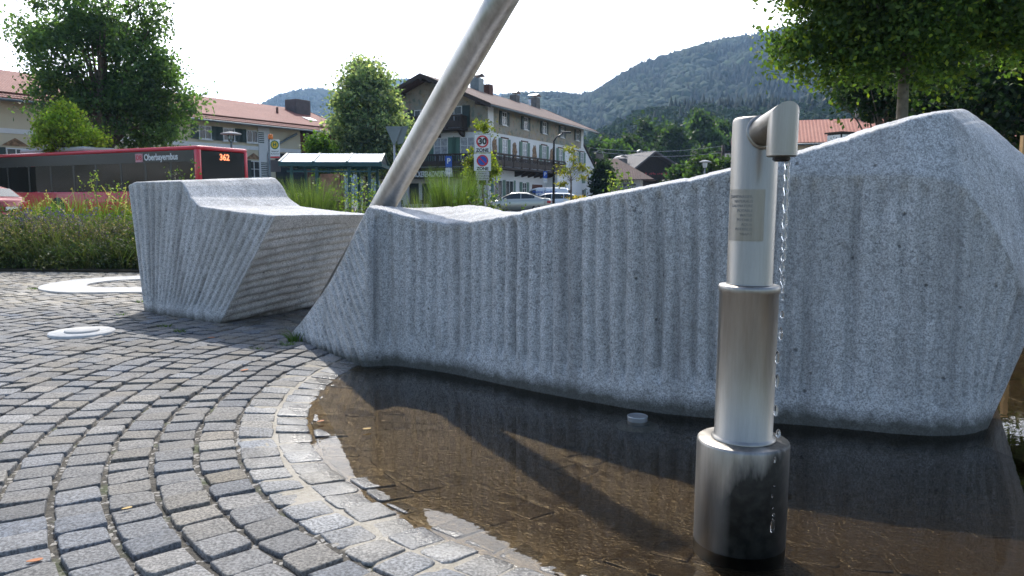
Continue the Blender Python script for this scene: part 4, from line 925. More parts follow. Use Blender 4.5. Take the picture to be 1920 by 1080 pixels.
for x, y in ((-10.2, .55), (-6.4, .6), (-3.2, 1.9)): m.lathe([(.16, 0), (.21, .15), (.2, .38), (.08, .46), (.055, .52), (.09, .56), (.105, .66), (.09, .75), (.04, .79), (0, .8)], (x, y, 1.02), 14)
for i, (x, y) in enumerate(((-10.2, .55), (-6.4, .6), (-3.2, 1.9))):
    pr = thing('person', ['passenger in pale blue shirt seated near the rear of the bus', 'passenger in blue seated mid-way along the bus', 'passenger seated close to the front of the bus'][i], 'person', tuple(WM[bus.name] @ Vector((x, y, 1.02))), BD, 'bus passengers')
    b = MB(); b.lathe([(0, 0), (.17, .0), (.21, .15), (.205, .36), (.15, .43), (.06, .47), (.052, .52), (.085, .555), (.10, .64), (.092, .72), (.05, .775), (0, .785)], (0, 0, 0), 16)
    for s_ in (-1, 1): b.tube([(0, s_*.20, .36), (.06, s_*.24, .12), (.28, s_*.16, .06)], [.055, .045, .035], 8)
    b.lathe([(0, 0), (.02, .01), (.0, .03)], (.10, 0, .63), 6, axis='x'); b.build('body', M['skin'], pr)
    MB().lathe([(.175, .02), (.216, .15), (.212, .36), (.155, .437), (.075, .462)], (0, 0, 0), 16).build('shirt', M['cloth'], pr)
    MB().lathe([(.104, .66), (.10, .73), (.055, .785), (0, .798)], (-.012, 0, 0), 16).build('hair', M['hair'], pr)
# ------------------------------------------------------------------ street furniture
def pole_mb(h, r=.03, seg=10): return MB().tube([(0, 0, 0), (0, 0, h)], r, seg)
def sign_panel(th, name, z0, z1, w, mat='white_paint', y=-.035):
    o = MB().box(-w/2, w/2, y-.012, y, z0, z1).build(name, M[mat], th, .01, bseg=1); return o
def disc(mb, r, y, z, th_=.004, r0=0, x=0): return mb.lathe([(r0, 0), (r0, -th_), (r, -th_), (r, 0), (r0, 0)], (x, y, z), 36, False, 'y')
# 30 zone / no parking zone signs
SD = 27.5; sx_ = xat(905, SD); st = thing('traffic_sign', 'post with white 30 zone sign above no-parking zone sign and small text plate', 'road sign', (sx_, SD, 0))
for x in (-.16, .16): MB().tube([(x, 0, 0), (x, 0, zat(250, SD))], .032, 10).build('post', M['galv'], st)
W_ = .60; z = [zat(p_, SD) for p_ in (251, 286.5, 288, 320.5, 321.5, 338)]
a = sign_panel(st, 'speed_zone_sign', z[1], z[0], W_); zc_ = z[0]-.27
MB().box(-W_/2+.02, W_/2-.02, -.0485, -.0475, z[1]+.02, z[0]-.02).build('sign_face', M['white_paint'], a)
fr_ = MB()
for (x0, x1, za_, zb_) in ((-W_/2+.012, W_/2-.012, z[0]-.024, z[0]-.014), (-W_/2+.012, W_/2-.012, z[1]+.014, z[1]+.024), (-W_/2+.012, -W_/2+.022, z[1]+.025, z[0]-.025), (W_/2-.022, W_/2-.012, z[1]+.025, z[0]-.025)): fr_.box(x0, x1, -.0515, -.049, za_, zb_)
fr_.build('sign_border', M['black'], a)
m = MB(); disc(m, .215, -.0495, zc_, .003, .160); m.build('red_ring', M['signred'], a)
tx = MB(); text_on(tx, '30', .30, 0, -.052, zc_, bold=.014); tx.build('number', M['black'], a); tx = MB(); text_on(tx, 'ZONE', .16, 0, -.052, z[1]+.085, bold=.006); tx.build('lettering', M['black'], a)
a = sign_panel(st, 'no_parking_zone_sign', z[3], z[2], W_); zc_ = z[2]-.25
m = MB(); disc(m, .205, -.048, zc_, .003); m.build('red_disc', M['signred'], a)
m = MB(); disc(m, .155, -.0515, zc_, .002); m.build('blue_disc', M['blue'], a)
m = MB(); m.prism([(-.13, .10), (-.10, .13), (.13, -.10), (.10, -.13)], -.057, -.054); m.V = [(x_, y_, zz+zc_) for x_, y_, zz in m.V]; m.build('red_bar', M['signred'], a)
tx = MB(); text_on(tx, 'ZONE', .15, 0, -.050, z[3]+.075, bold=.006); tx.build('lettering', M['black'], a)
a = sign_panel(st, 'text_plate', z[5], z[4], .48, 'concrete'); tx = MB()
for i, l in enumerate(('Parken in', 'gekennzeichneten', 'Fl\u00e4chen erlaubt')): tx = MB(); text_on(tx, l, .075, 0, -.050, z[4]-.07-i*.085); tx.build('lettering', M['black'], a)
# parking signs
def psign(px, ytop, D, label, w=.26):
    p = thing('parking_sign', label, 'road sign', (xat(px, D), D, 0), 0, 'blue parking signs'); zt_ = zat(ytop, D)
    pole_mb(zt_, .025).build('post', M['galv'], p); a = sign_panel(p, 'sign_panel', zt_-.44, zt_, w, 'blue'); tx = MB(); text_on(tx, 'P', .30, 0, -.050, zt_-.2, bold=.008); tx.build('lettering', M['white_paint'], a)
    b = sign_panel(p, 'lower_plate', zt_-.72, zt_-.46, w); tx = MB(); text_on(tx, '2 Std.', .08, 0, -.05, zt_-.59); tx.build('lettering', M['blue'], b)
psign(842, 293, 31, 'blue parking sign with lower plate left of the 30 zone sign')
psign(1022, 321, 50, 'small blue parking sign on a post in front of the white van')
# back of a give-way sign
D = 24; yw = thing('give_way_sign', 'grey back of a downward-pointing triangular sign between the tree and the steel pole', 'road sign', (xat(741, D), D, 0)); w2 = .42; zt_ = zat(237, D); zb_ = zat(272, D)
pole_mb(zat(240, D), .03).build('post', M['galv'], yw)
MB().prism([(-.26, zt_), (.26, zt_), (.03, zb_), (-.03, zb_)], -.05, -.034).build('triangle_panel', M['greypaint'], yw, .01, bseg=1)
MB().prism([(.02, zt_-.02), (.44, zt_+.02), (.26, zb_+.05), (.10, zb_+.02)], .034, .05).build('triangle_panel', M['greypaint'], yw)
# bus stop sign
D = 29.0; bs = thing('bus_stop_sign', 'white bus stop sign with green and yellow disc beside the shelter', 'bus stop sign', (xat(520, D), D, 0), -8)
MB().tube([(-.25, 0, 0), (-.25, 0, zat(255, D))], .04, 10).build('post', M['greypaint'], bs)
z1, z0 = zat(262, D), zat(297, D); a = MB().box(-.19, .19, -.06, -.04, z0, z1).build('sign_panel', M['white_paint'], bs, .01, bseg=1)
m = MB(); disc(m, .165, -.061, z1-.19, .004); m.build('green_ring', M['signgreen'], a); m = MB(); disc(m, .125, -.0655, z1-.19, .002); m.build('yellow_disc', M['yellow'], a)
tx = MB(); text_on(tx, 'H', .19, 0, -.0685, z1-.19, bold=.01); tx.build('letter', M['signgreen'], a)
for l_, s_, dz in (('Bahnhof', .085, .43), ('Busbahnhof', .07, .52)): tx = MB(); text_on(tx, l_, s_, 0, -.0615, z1-dz); tx.build('stop_name', M['black'], a)
MB().box(-.185, .185, -.062, -.0605, z0+.01, z0+.07).build('red_stripe', M['signred'], a)
MB().lathe([(0, 0), (.08, .0), (.09, .06), (.08, .16), (0, .18)], (-.16, -.05, z1+.03), 14).build('orange_lamp', M['orange'], bs)
MB().box(-.19, .19, -.06, -.04, z0-.5, z0-.06).build('timetable_case', M['slate'], bs)
# shelter
D = 26.5; Xa = xat(533, D); sf = Fr(Xa, D, 3.0); sh = thing('bus_shelter', 'teal steel bus shelter with folded translucent glass roof', 'bus shelter', (Xa, D, 0), 3.0)
SL = sf.hit(716, 306)[0]; zE = zat(306, D); zR = zat(290, D+1.25)+.02; dp = 2.5
for x in (.25, SL*.33, SL*.66, SL-.45):
    for y in (.12, dp-.12): MB().box(x-.05, x+.05, y-.05, y+.05, 0, zE-.102).build('post', M['teal'], sh)
m = MB()
m.box(-.15, SL, -.05, .05, zE-.10, zE+.03); m.box(-.15, SL, dp-.05, dp+.05, zE-.101, zE+.029); m.box(.1, SL-.2, .05, .10, zE-.30, zE-.24)
for x in (-.12, SL-.06): m.box(x, x+.06, .051, dp-.051, zE-.10, zE)
for i in range(4):
    x = -.13+(SL+.08)*i/3.; q = .035
    m.add([(x-q, -.02, zE+.03), (x+q, -.02, zE+.03), (x+q, dp/2, zR), (x-q, dp/2, zR), (x-q, -.02, zE+.075), (x+q, -.02, zE+.075), (x+q, dp/2, zR+.045), (x-q, dp/2, zR+.045)], [(0, 3, 2, 1), (4, 5, 6, 7), (0, 1, 5, 4), (1, 2, 6, 5), (2, 3, 7, 6), (3, 0, 4, 7)])
    m.add([(x-q, dp+.02, zE+.03), (x+q, dp+.02, zE+.03), (x+q, dp/2+.005, zR), (x-q, dp/2+.005, zR), (x-q, dp+.02, zE+.075), (x+q, dp+.02, zE+.075), (x+q, dp/2+.005, zR+.045), (x-q, dp/2+.005, zR+.045)], [(0, 3, 2, 1), (4, 5, 6, 7), (0, 1, 5, 4), (1, 2, 6, 5), (2, 3, 7, 6), (3, 0, 4, 7)])
m.build('roof_frame', M['teal'], sh)
fg = plain('frosted_glass', (.55, .62, .70), .12, var=.03)
for i in range(3):
    xa = -.09+(SL+.08)*i/3.; xb = xa+(SL+.08)/3.-.08
    for s_ in (0, 1):
        y0_, y1_ = (0.0, dp/2-.01) if s_ == 0 else (dp, dp/2+.01)
        MB().hexa([(xa, y0_, zE+.04), (xb, y0_, zE+.04), (xb, y1_, zR+.01), (xa, y1_, zR+.01), (xa, y0_, zE+.052), (xb, y0_, zE+.052), (xb, y1_, zR+.022), (xa, y1_, zR+.022)]).build('roof_glass', fg, sh)
for i in range(3): xa = .3+(SL-.75)*i/3.; MB().box(xa+.05, xa+(SL-.75)/3.-.05, dp-.13, dp-.12, .3, zE-.35).build('back_pane', M['clear'], sh)
MB().box(.8, 1.5, dp-.18, dp-.14, .9, 1.9).build('poster', plain('poster_print', (.45, .25, .2), .5, var=.8, sc=3), sh)
MB().box(.6, SL-.6, dp-.75, dp-.35, .42, .48).build('bench_seat', M['teal'], sh)
# lamps
def lamp(px, ytop, D, label, r=.42):
    t = thing('street_lamp', label, 'street lamp', (xat(px, D), D, 0), 0, 'street lamps'); z = zat(ytop, D)
    MB().tube([(0, 0, 0), (0, 0, 1.0), (0, 0, z-.45)], [.07, .055, .045], 10).build('post', M['greypaint'], t)
    MB().lathe([(.05, z-.45), (.12, z-.42), (.16, z-.15), (.10, z-.08)], (0, 0, 0), 16).build('lantern', M['clear'] if r > .4 else M['white_paint'], t)
    MB().lathe([(.16, z-.13), (r, z-.10), (r*.95, z-.06), (r*.5, z), (.05, z+.03), (0, z+.03)], (0, 0, 0), 28).build('shade', M['concrete'], t)
lamp(438, 248, 37, 'mushroom-shaped street lamp above the front of the bus', .48)
lamp(1320, 301, 48, 'white street lamp rising above the stone wall left of the fountain column', .36)
gl = thing('arm_lamp', 'tall dark lamp post with bent arm before the inn', 'street lamp', (xat(1038, 50), 50, 0)); z = zat(257, 50)
MB().tube([(0, 0, 0), (0, 0, z-.25), (.15, 0, z), (.6, 0, z+.25)], [.09, .06, .05, .045], 10).build('post', M['black'], gl); MB().box(.5, 1.1, -.12, .12, z+.22, z+.34).build('lamp_head', M['black'], gl, .04)
# clock cube
D = 21.5; ck = thing('clock', 'four-sided cube clock with white faces seen over the stone wall', 'clock', (xat(1571, D), D, 0), 24)
pole_mb(zat(285, D), .06).build('post', M['black'], ck); cz = zat(249, D)-.31; hs = .25
MB().box(-hs, hs, -hs, hs, cz-.30, cz+.28).build('case', M['black'], ck, .01, bseg=1)
MB().box(-hs-.05, hs+.05, -hs-.05, hs+.05, cz+.281, cz+.32).build('roof_plate', M['wood_dark'], ck)
for k in range(4):
    m = MB(); m.box(-.225, .225, -hs-.012, -hs-.002, cz-.24, cz+.24); q = MB()
    for h in range(12):
        a = 2*PI*h/12; q.prism([(.17*math.sin(a)-.010*math.cos(a), .17*math.cos(a)+.010*math.sin(a)), (.17*math.sin(a)+.010*math.cos(a), .17*math.cos(a)-.010*math.sin(a)), (.205*math.sin(a)+.010*math.cos(a), .205*math.cos(a)-.010*math.sin(a)), (.205*math.sin(a)-.010*math.cos(a), .205*math.cos(a)+.010*math.sin(a))], -hs-.016, -hs-.0125)
    for a, l_, w_ in ((R(75), .10, .014), (R(-20), .15, .010)): q.prism([(-w_*math.cos(a), w_*math.sin(a)), (w_*math.cos(a), -w_*math.sin(a)), (l_*math.sin(a), l_*math.cos(a))], -hs-.020, -hs-.017)
    n_dial = len(q.V); q.V = [(x_, y_, z_+cz) for x_, y_, z_ in q.V]
    rot = lambda v, k_=k: (v[0]*math.cos(k_*PI/2)-v[1]*math.sin(k_*PI/2), v[0]*math.sin(k_*PI/2)+v[1]*math.cos(k_*PI/2), v[2])
    m.V = [rot(v) for v in m.V]; q.V = [rot(v) for v in q.V]; fo = m.build('clock_face', M['white_paint'], ck); q.build('clock_hands', M['black'], fo)
# utility pole and its wires
D = 95; up2 = thing('utility_pole', 'dark wooden utility pole with wires beside the white house', 'utility pole', (xat(1353, D), D, 0)); z = zat(272, D)
MB().tube([(0, 0, 0), (0, 0, z)], [.28, .22], 10).build('mast', M['wood_dark'], up2); MB().box(-.9, .9, -.07, .07, z-.9, z-.75).build('cross_arm', M['wood_dark'], up2)
for i, (dz, yy) in enumerate(((0, 276), (-.8, 282))):
    a = Vector((xat(1353, D), D, z+dz-.1)); b = Vector((xat(1110, 85), 85, zat(yy+2, 85))); m = MB(); m.tube([a+(b-a)*k/14+Vector((0, 0, -.5*math.sin(PI*k/14))) for k in range(15)], .022, 5); m.build('wire', M['galv'], up2, world=True)
# cones on a barrier
for i, px in enumerate((1238, 1259)):
    t = thing('traffic_cone', ['orange and white cone left of its pair, seen just over the wall', 'orange and white cone right of its pair, seen just over the wall'][i], 'traffic cone', (xat(px, 60), 60, .98), 0, 'pair of cones on the white board')
    MB().lathe([(.20, 0), (.20, .03), (.14, .035), (.115, .15)], (0, 0, 0), 16).build('base', M['orange'], t); MB().lathe([(.115, .1505), (.08, .32)], (0, 0, 0), 16).build('white_band', M['white_paint'], t); MB().lathe([(.08, .3205), (.035, .5), (0, .51)], (0, 0, 0), 16).build('tip', M['orange'], t)
b = MB(); xa, xb = xat(1231, 60), xat(1268, 60); b.box(xa, xb, 59.9, 60.1, .80, .975)
for x in (xa+.1, xb-.2): b.box(x, x+.1, 59.95, 60.05, 0, .80)
props(b.build('barrier_board', M['white_paint']), 'low white barrier board under the two cones', 'barrier')
# cafe furniture in front of the inn
def cafe_chair(x, y, deg, label):
    t = thing('cafe_chair', label, 'chair', (x, y, 0), deg, 'cafe chairs outside the bakery')
    MB().box(-.22, .22, -.22, .22, .43, .47).build('seat', M['black'], t); m = MB(); m.box(-.22, .22, .19, .22, .6, .9); m.build('backrest', M['black'], t)
    for sx in (-1, 1):
        for sy in (-1, 1): MB().box(sx*.2-.02, sx*.2+.02, sy*.19-.02, sy*.19+.02, 0, .43 if sy < 0 else .62).build('leg', M['black'], t)
cx = xat(785, 60)
for i, (dx, dy, dg) in enumerate(((-1.1, 0, 80), (1.1, .1, -80), (0.2, .9, 10))): cafe_chair(cx+dx, 60+dy, dg, ['black cafe chair on the left of the outdoor table', 'black cafe chair on the right of the outdoor table', 'black cafe chair behind the outdoor table'][i])
t = thing('cafe_table', 'round dark cafe table outside the bakery, below the leaning pole', 'table', (cx, 60, 0)); MB().lathe([(0, .72), (.4, .72), (.4, .75), (0, .75)], (0, 0, 0), 24).build('table_top', M['black'], t); MB().tube([(0, 0, 0), (0, 0, .72)], .035, 8).build('pedestal', M['black'], t)
for px, y_ in ((1400+470, 0),):
    pass
b = MB(); x0_ = xat(1907, 9.5); b.box(x0_, x0_+.06, 9.47, 9.53, 0, zat(254, 9.5)); props(b.build('timber_post', plain('light_timber', (.5, .3, .13), .8, var=.2)), 'light brown timber post at the right edge behind the stone', 'post')

# ------------------------------------------------------------------ vegetation
def quads(C, size, cols, aspect=.62, up=None, flat=0.0):
    """one bent diamond leaf per centre; returns V, F, colours"""
    n = len(C); a = rng.normal(size=(n, 3)); a /= np.linalg.norm(a, axis=1)[:, None]
    b = rng.normal(size=(n, 3)); 
    if flat: a[:, 2] *= (1-flat); b[:, 2] *= (1-flat); a /= np.linalg.norm(a, axis=1)[:, None]
    b -= (a*b).sum(1)[:, None]*a; b /= np.linalg.norm(b, axis=1)[:, None]+1e-9
    s = (size*rng.uniform(.65, 1.3, n))[:, None]; nn = np.cross(a, b)
    V = np.stack([C-a*s*.5, C+b*s*aspect*.5+nn*s*.08, C+a*s*.5, C-b*s*aspect*.5+nn*s*.08], 1).reshape(-1, 3)
    F = np.arange(4*n).reshape(n, 4); return V, F, np.repeat(cols, 4, 0)
def palette(n, base, var=.25, tips=None, tipf=.1):
    base = np.asarray(base, float); c = base[rng.integers(0, len(base), n)]*np.clip(rng.normal(1, var, n), .4, 1.9)[:, None]
    if tips is not None: k = rng.random(n) < tipf; c[k] = np.asarray(tips)*np.clip(rng.normal(1, .2, k.sum()), .6, 1.5)[:, None]
    return np.clip(c, .004, .6)
def blades(X, Y, Z0, H, lean, width, cols, az=None):
    n = len(X); az = rng.uniform(0, 2*PI, n) if az is None else az; H = H*rng.uniform(.6, 1.1, n); L = lean*H*rng.uniform(.4, 1.5, n); wd = rng.uniform(0, PI, n)
    out = []
    for f, w in ((0, 1), (.35, .9), (.7, .6), (1, .08)):
        x = X+np.cos(az)*L*f**2; y = Y+np.sin(az)*L*f**2; z = Z0+H*(f-.22*lean*f**2.5)
        hw = width*w/2; out += [np.stack([x-np.cos(wd)*hw, y-np.sin(wd)*hw, z], -1), np.stack([x+np.cos(wd)*hw, y+np.sin(wd)*hw, z], -1)]
    V = np.stack(out, 1).reshape(-1, 3); k = (np.arange(n)*8)[:, None, None]; q = np.array([[0, 1, 3, 2], [2, 3, 5, 4], [4, 5, 7, 6]])[None]
    return V, (q+k).reshape(-1, 4), np.repeat(cols, 8, 0)
def merge(parts):
    V, F, Cc, o = [], [], [], 0
    for v, f, c in parts: V.append(v); F.append(f+o); Cc.append(c); o += len(v)
    return np.concatenate(V), np.concatenate(F), np.concatenate(Cc)
def veg(name, parts, mat, parent=None, label=None, cat=None, group=None, kind=None):
    V, F, c = merge(parts); 
    if parent is None: org = np.array([V[:, 0].mean(), V[:, 1].mean(), V[:, 2].min()]); V = V-org
    o = link(name, np_mesh(name, V, F, False, c), M[mat], parent)
    if parent is None: o.location = org
    return props(o, label, cat, group, kind)
def tree(name, label, x, y, H, lobes, nl, leaf, pal, trunk=.25, th=None, group='trees round the square', clump=.6, tips=None, tipf=.1, cat='tree', ncl=None, flat=0., z0=0., inner=.5):
    """lobes: (dx, dy, z, rx, ry, rz) ellipsoids round the base point"""
    t = thing(name, label, cat, (x, y, z0), 0, group); lb_ = np.array(lobes, float)
    vol = (lb_[:, 3]*lb_[:, 4]*lb_[:, 5])**.75; ncl = ncl or int(nl/55); li = rng.choice(len(lb_), ncl, p=vol/vol.sum()); L = lb_[li]
    d = rng.normal(size=(ncl, 3)); d /= np.linalg.norm(d, axis=1)[:, None]; r = rng.uniform(inner, 1.0, ncl)**.7
    Cc = L[:, :3]+d*r[:, None]*L[:, 3:6]
    ci = rng.integers(0, ncl, nl); sc = clump*rng.uniform(.6, 1.3, ncl)
    Pp = Cc[ci]+rng.normal(size=(nl, 3))*(sc[ci]*.5)[:, None]*np.array([1, 1, .7])
    tone = np.clip(rng.normal(1, .28, ncl), .45, 1.7)
    cols = palette(nl, pal, .18, tips, tipf)*tone[ci][:, None]
    veg('crown', [quads(Pp, leaf, cols, flat=flat)], 'leaf', t)
    m = MB(); th = th or H*.3; zt_ = lb_[:, 2].mean(); cxm, cym = lb_[:, 0].mean(), lb_[:, 1].mean()
    m.tube([(0, 0, -.1), (.02*trunk, 0, .3), (cxm*.1, cym*.1, th), (cxm*.7, cym*.7, zt_)], [trunk*1.25, trunk, trunk*.8, trunk*.35], 12)
    for i in rng.choice(ncl, min(34, ncl), replace=False):
        e = Vector(Cc[i]); f = rng.uniform(.75, 1.0); s_ = Vector((cxm*.3, cym*.3, th*f+(zt_-th)*rng.uniform(0, .7))); mid = (s_+e)/2+Vector((0, 0, .08*(e-s_).length))
        m.tube([s_, mid, e], [trunk*.28, trunk*.16, trunk*.05], 6, False)
    m.build('trunk', M['bark'], t); return t
def ell(px0, px1, py0, py1, D, x, y=None, k=1.0):
    """a lobe filling a picture-sized extent at distance D, relative to tree base x"""
    a, b = P(px0, py0, D), P(px1, py1, D); return ((a.x+b.x)/2-x, 0, (a.z+b.z)/2, abs(b.x-a.x)/2, abs(b.x-a.x)/2*k, abs(a.z-b.z)/2)
DG = [(.06, .105, .05), (.08, .135, .06), (.10, .16, .065)]; LG = [(.24, .32, .05), (.19, .27, .045)]; BG = [(.11, .155, .115), (.14, .19, .14), (.17, .22, .155)]
D = 40.; x = xat(205, D)
tree('maple_tree', 'huge dark green broadleaf tree in front of the cream building, rising out of the picture', x, D, 12, [ell(60, 215, -20, 95, D, x), ell(130, 300, -45, 90, D, x), ell(60, 260, 30, 190, D, x), ell(190, 330, 70, 200, D, x), ell(50, 170, 150, 235, D, x, k=.8), ell(200, 368, 165, 265, D, x, k=.8), ell(120, 300, 150, 285, D, x), ell(25, 100, 30, 95, D, x), ell(40, 80, 120, 155, D, x), ell(240, 360, 120, 230, D, x)], 34000, .21, DG, .45, 3.2, clump=.8, ncl=380, inner=.66)
D = 35.; x = xat(128, D)
tree('young_maple', 'young yellow-green tree standing between the bus and the big dark tree', x, D, 5, [ell(95, 145, 190, 240, D, x), ell(75, 165, 215, 275, D, x), ell(65, 130, 235, 285, D, x), ell(130, 198, 240, 285, D, x)], 9000, .16, LG, .1, 1.6, clump=.4, tips=(.36, .40, .07), tipf=.25)
D = 50.; x = xat(688, D)
tree('chestnut_tree', 'tall rounded pale-tipped tree between the bus shelter roof and the inn', x, D, 10, [ell(640, 735, 118, 190, D, x), ell(625, 750, 150, 240, D, x), ell(612, 772, 195, 280, D, x), ell(620, 768, 240, 330, D, x)], 26000, .24, BG, .3, 2.0, clump=.7, tips=(.36, .38, .25), tipf=.28, ncl=420)
D = 46.; x = xat(598, D)
tree('bushy_shrub', 'bright green shrub between the cream building and the pale-tipped tree', x, D, 3.5, [ell(575, 620, 248, 300, D, x), ell(580, 640, 270, 330, D, x)], 5000, .18, [(.06, .12, .025), (.09, .15, .03)], .08, .8, clump=.4, cat='shrub')
D = 30.; x = xat(905, D)
tree('slender_tree', 'slender young yellow-green tree behind the 30 zone sign', x, D, 4, [ell(890, 922, 228, 262, D, x), ell(872, 920, 275, 345, D, x), ell(895, 935, 290, 340, D, x)], 3200, .12, [(.11, .15, .025), (.15, .18, .03)], .05, 1.5, clump=.3, tips=(.26, .26, .05), tipf=.2)
D = 46.; x = xat(1071, D)
tree('sapling', 'thin street sapling with sparse yellowing leaves by the white annex', x, D, 4, [ell(1060, 1078, 275, 310, D, x), ell(1045, 1068, 305, 330, D, x), ell(1072, 1098, 310, 345, D, x), ell(1045, 1062, 335, 348, D, x)], 700, .16, [(.12, .14, .03), (.16, .15, .03)], .06, 2.2, clump=.35, tips=(.24, .20, .05), tipf=.2)
# the linden on the right, close to the viewer
D = 13.5; x = xat(1684, D)
LD = [(.05, .09, .028), (.068, .115, .032), (.09, .14, .038)]
tree('linden_tree', 'near leafy linden with slim grey trunk hanging over the stone peak', x, D, 6, [ell(1425, 1620, -160, 20, D, x, k=.8), ell(1480, 1720, -120, 95, D, x), ell(1580, 1800, -100, 130, D, x), ell(1700, 1990, -160, 90, D, x), ell(1440, 1560, 40, 132, D-.4, x, k=.5), ell(1560, 1700, 60, 150, D-.2, x, k=.6), ell(1500, 1580, 110, 165, D, x, k=.6), ell(1740, 1860, 75, 165, D-.6, x, k=.5), ell(1850, 2020, 0, 120, D, x), ell(1600, 1900, -300, -80, D, x)], 78000, .098, LD, .105, 3.7, clump=.42, tips=(.16, .20, .03), tipf=.12, ncl=1100, inner=.3)
for o in bpy.data.objects:
    pass
D = 30.; 
for i, (a0, a1, b0, b1, DD, lab) in enumerate(((1560, 1760, 95, 218, 31., 'dark tree with low crown behind the linden trunk'), (1680, 1930, 40, 290, 27., 'dense very dark tree behind the stone peak'), (1830, 2080, 60, 330, 24., 'dark tree filling the right edge behind the stone'))):
    x = xat((a0+a1)/2, DD); tree('dark_tree', lab, x, DD, 6, [ell(a0, a1, b0, b1, DD, x), ell(a0+30, (a0+a1)/2, b0-20, b1-30, DD, x), ell((a0+a1)/2, a1, b0+10, b1, DD, x)], 13000, .2, [(.014, .032, .012), (.022, .045, .014)], .2, 1.5, clump=.6, tips=(.12, .13, .03), tipf=.06)
# middle-distance trees at the foot of the hill
MG = [(.03, .055, .022), (.04, .068, .026), (.026, .048, .022)]
k_ = 0
LABS = ['broad light green tree, largest crown before the hill', 'round dark tree beside the largest crown', 'pointed dark conifer left of the largest crown', 'second pointed conifer left of the largest crown', 'green tree right of the inn roof end', 'small green tree above the brown shop roof', 'green shrub against the timber farmhouse corner', 'bush before the timber farmhouse', 'dark bushes beside the white annex', 'bush left of the white house', 'bush right of the timber farmhouse gable', 'tree just behind the inn annex', 'tree behind the farmhouse chimney', 'hedge tree left of the fountain column']
for (a0, a1, b0, b1, DD, pal_, con) in ((1278, 1348, 210, 290, 170, [(.045, .08, .03), (.055, .095, .032)], 0), (1340, 1372, 232, 300, 180, MG, 0), (1187, 1232, 222, 290, 190, MG, 1), (1225, 1262, 235, 290, 185, MG, 1), (1128, 1180, 262, 330, 140, [(.045, .08, .028)], 0), (1160, 1205, 255, 310, 150, MG, 0), (1290, 1345, 298, 345, 75, [(.045, .08, .028)], 0), (1255, 1300, 310, 352, 100, MG, 0), (1120, 1140, 300, 370, 84, MG, 0), (1325, 1352, 294, 335, 100, MG, 0), (1312, 1330, 284, 315, 108, MG, 0), (1105, 1150, 268, 300, 150, MG, 0), (1240, 1290, 240, 295, 165, MG, 0), (1348, 1376, 300, 330, 90, MG, 0)):
    x = xat((a0+a1)/2, DD); lob = [ell(a0, a1, b0+(b1-b0)*.25, b1+14, DD, x), ell(a0+(a1-a0)*.2, a1-(a1-a0)*.2, b0, b0+(b1-b0)*.7, DD, x)]
    if con: lob = [ell(a0+(a1-a0)*(.5-.5*f), a0+(a1-a0)*(.5+.5*f), b0+(b1-b0)*(f-.15), b0+(b1-b0)*(f+.25), DD, x) for f in (.12, .3, .5, .75, 1)]
    tree('conifer' if con else 'broadleaf_tree', LABS[k_], x, DD, 6, lob, 4200, DD*.0058, pal_, .2, 1.0, clump=DD*.011, group='trees at the foot of the hill'); k_ += 1

# --- planting bed
def grid_xy(n, x0, x1, y0, y1): return rng.uniform(x0, x1, n), rng.uniform(y0, y1, n)
def front_y(x): return np.interp(x, [-12, -4.5, 1.6], [10.6, 10.0, 9.65])
def patch(n, xr, dr, h, lean, w, pal_, var=.25, **k):
    X_ = rng.uniform(*xr, n); Y_ = front_y(X_)+rng.uniform(*dr, n); nz_ = np.array([noise.noise(Vector((a*1.1, b*1.1, 3))) for a, b in zip(X_, Y_)]); return blades(X_, Y_, np.full(n, .02), h*(1+.35*nz_), lean, w, palette(n, pal_, var), **k)
GC = [(.05, .08, .03), (.07, .105, .04), (.045, .07, .035), (.085, .10, .05)]
def mounds(n, xr, dr, hr, rr_, per, leaf, pal_, var=.3, tips=None, tf=.1):
    Pp, Cc = [], []
    for k in range(n):
        mx_ = rng.uniform(*xr); my_ = front_y(mx_)+rng.uniform(*dr); h = rng.uniform(*hr); r_ = rng.uniform(*rr_); d = rng.normal(size=(per, 3)); d /= np.linalg.norm(d, axis=1)[:, None]; d *= (rng.random(per)**.35)[:, None]
        q = d*np.array([r_, r_, h*.55])+np.array([mx_, my_, h*.45]); Pp.append(q[q[:, 2] > 0]); Cc.append(palette((q[:, 2] > 0).sum(), [pal_[rng.integers(len(pal_))]], .22, tips, tf)*rng.uniform(.75, 1.25))
    return [quads(np.concatenate(Pp), leaf, np.clip(np.concatenate(Cc), 0, .6), .4)]
veg('ground_cover', mounds(75, (-9.8, -4.0), (.15, .6), (.22, .58), (.25, .42), 520, .05, GC)+mounds(70, (-9.8, -4.0), (.6, 1.4), (.36, .80), (.28, .5), 600, .055, GC+[(.06, .10, .03)])+mounds(30, (-9.8, -7.6), (1.2, 2.6), (.74, .92), (.35, .55), 600, .055, GC)+[patch(6000, (-9.8, -4.0), (.1, 1.4), .50, .9, .008, GC+[(.06, .06, .035)], .3)], 'blade', kind='stuff')
veg('bed_grass', [patch(3800, (-8.0, -4.0), (1.2, 2.6), .52, .5, .016, [(.10, .155, .035), (.08, .125, .035), (.12, .165, .05)], .2), patch(2500, (-9.8, -3.9), (.9, 3.0), .60, .6, .012, [(.05, .08, .03), (.08, .085, .045)], .3)], 'blade', kind='stuff')
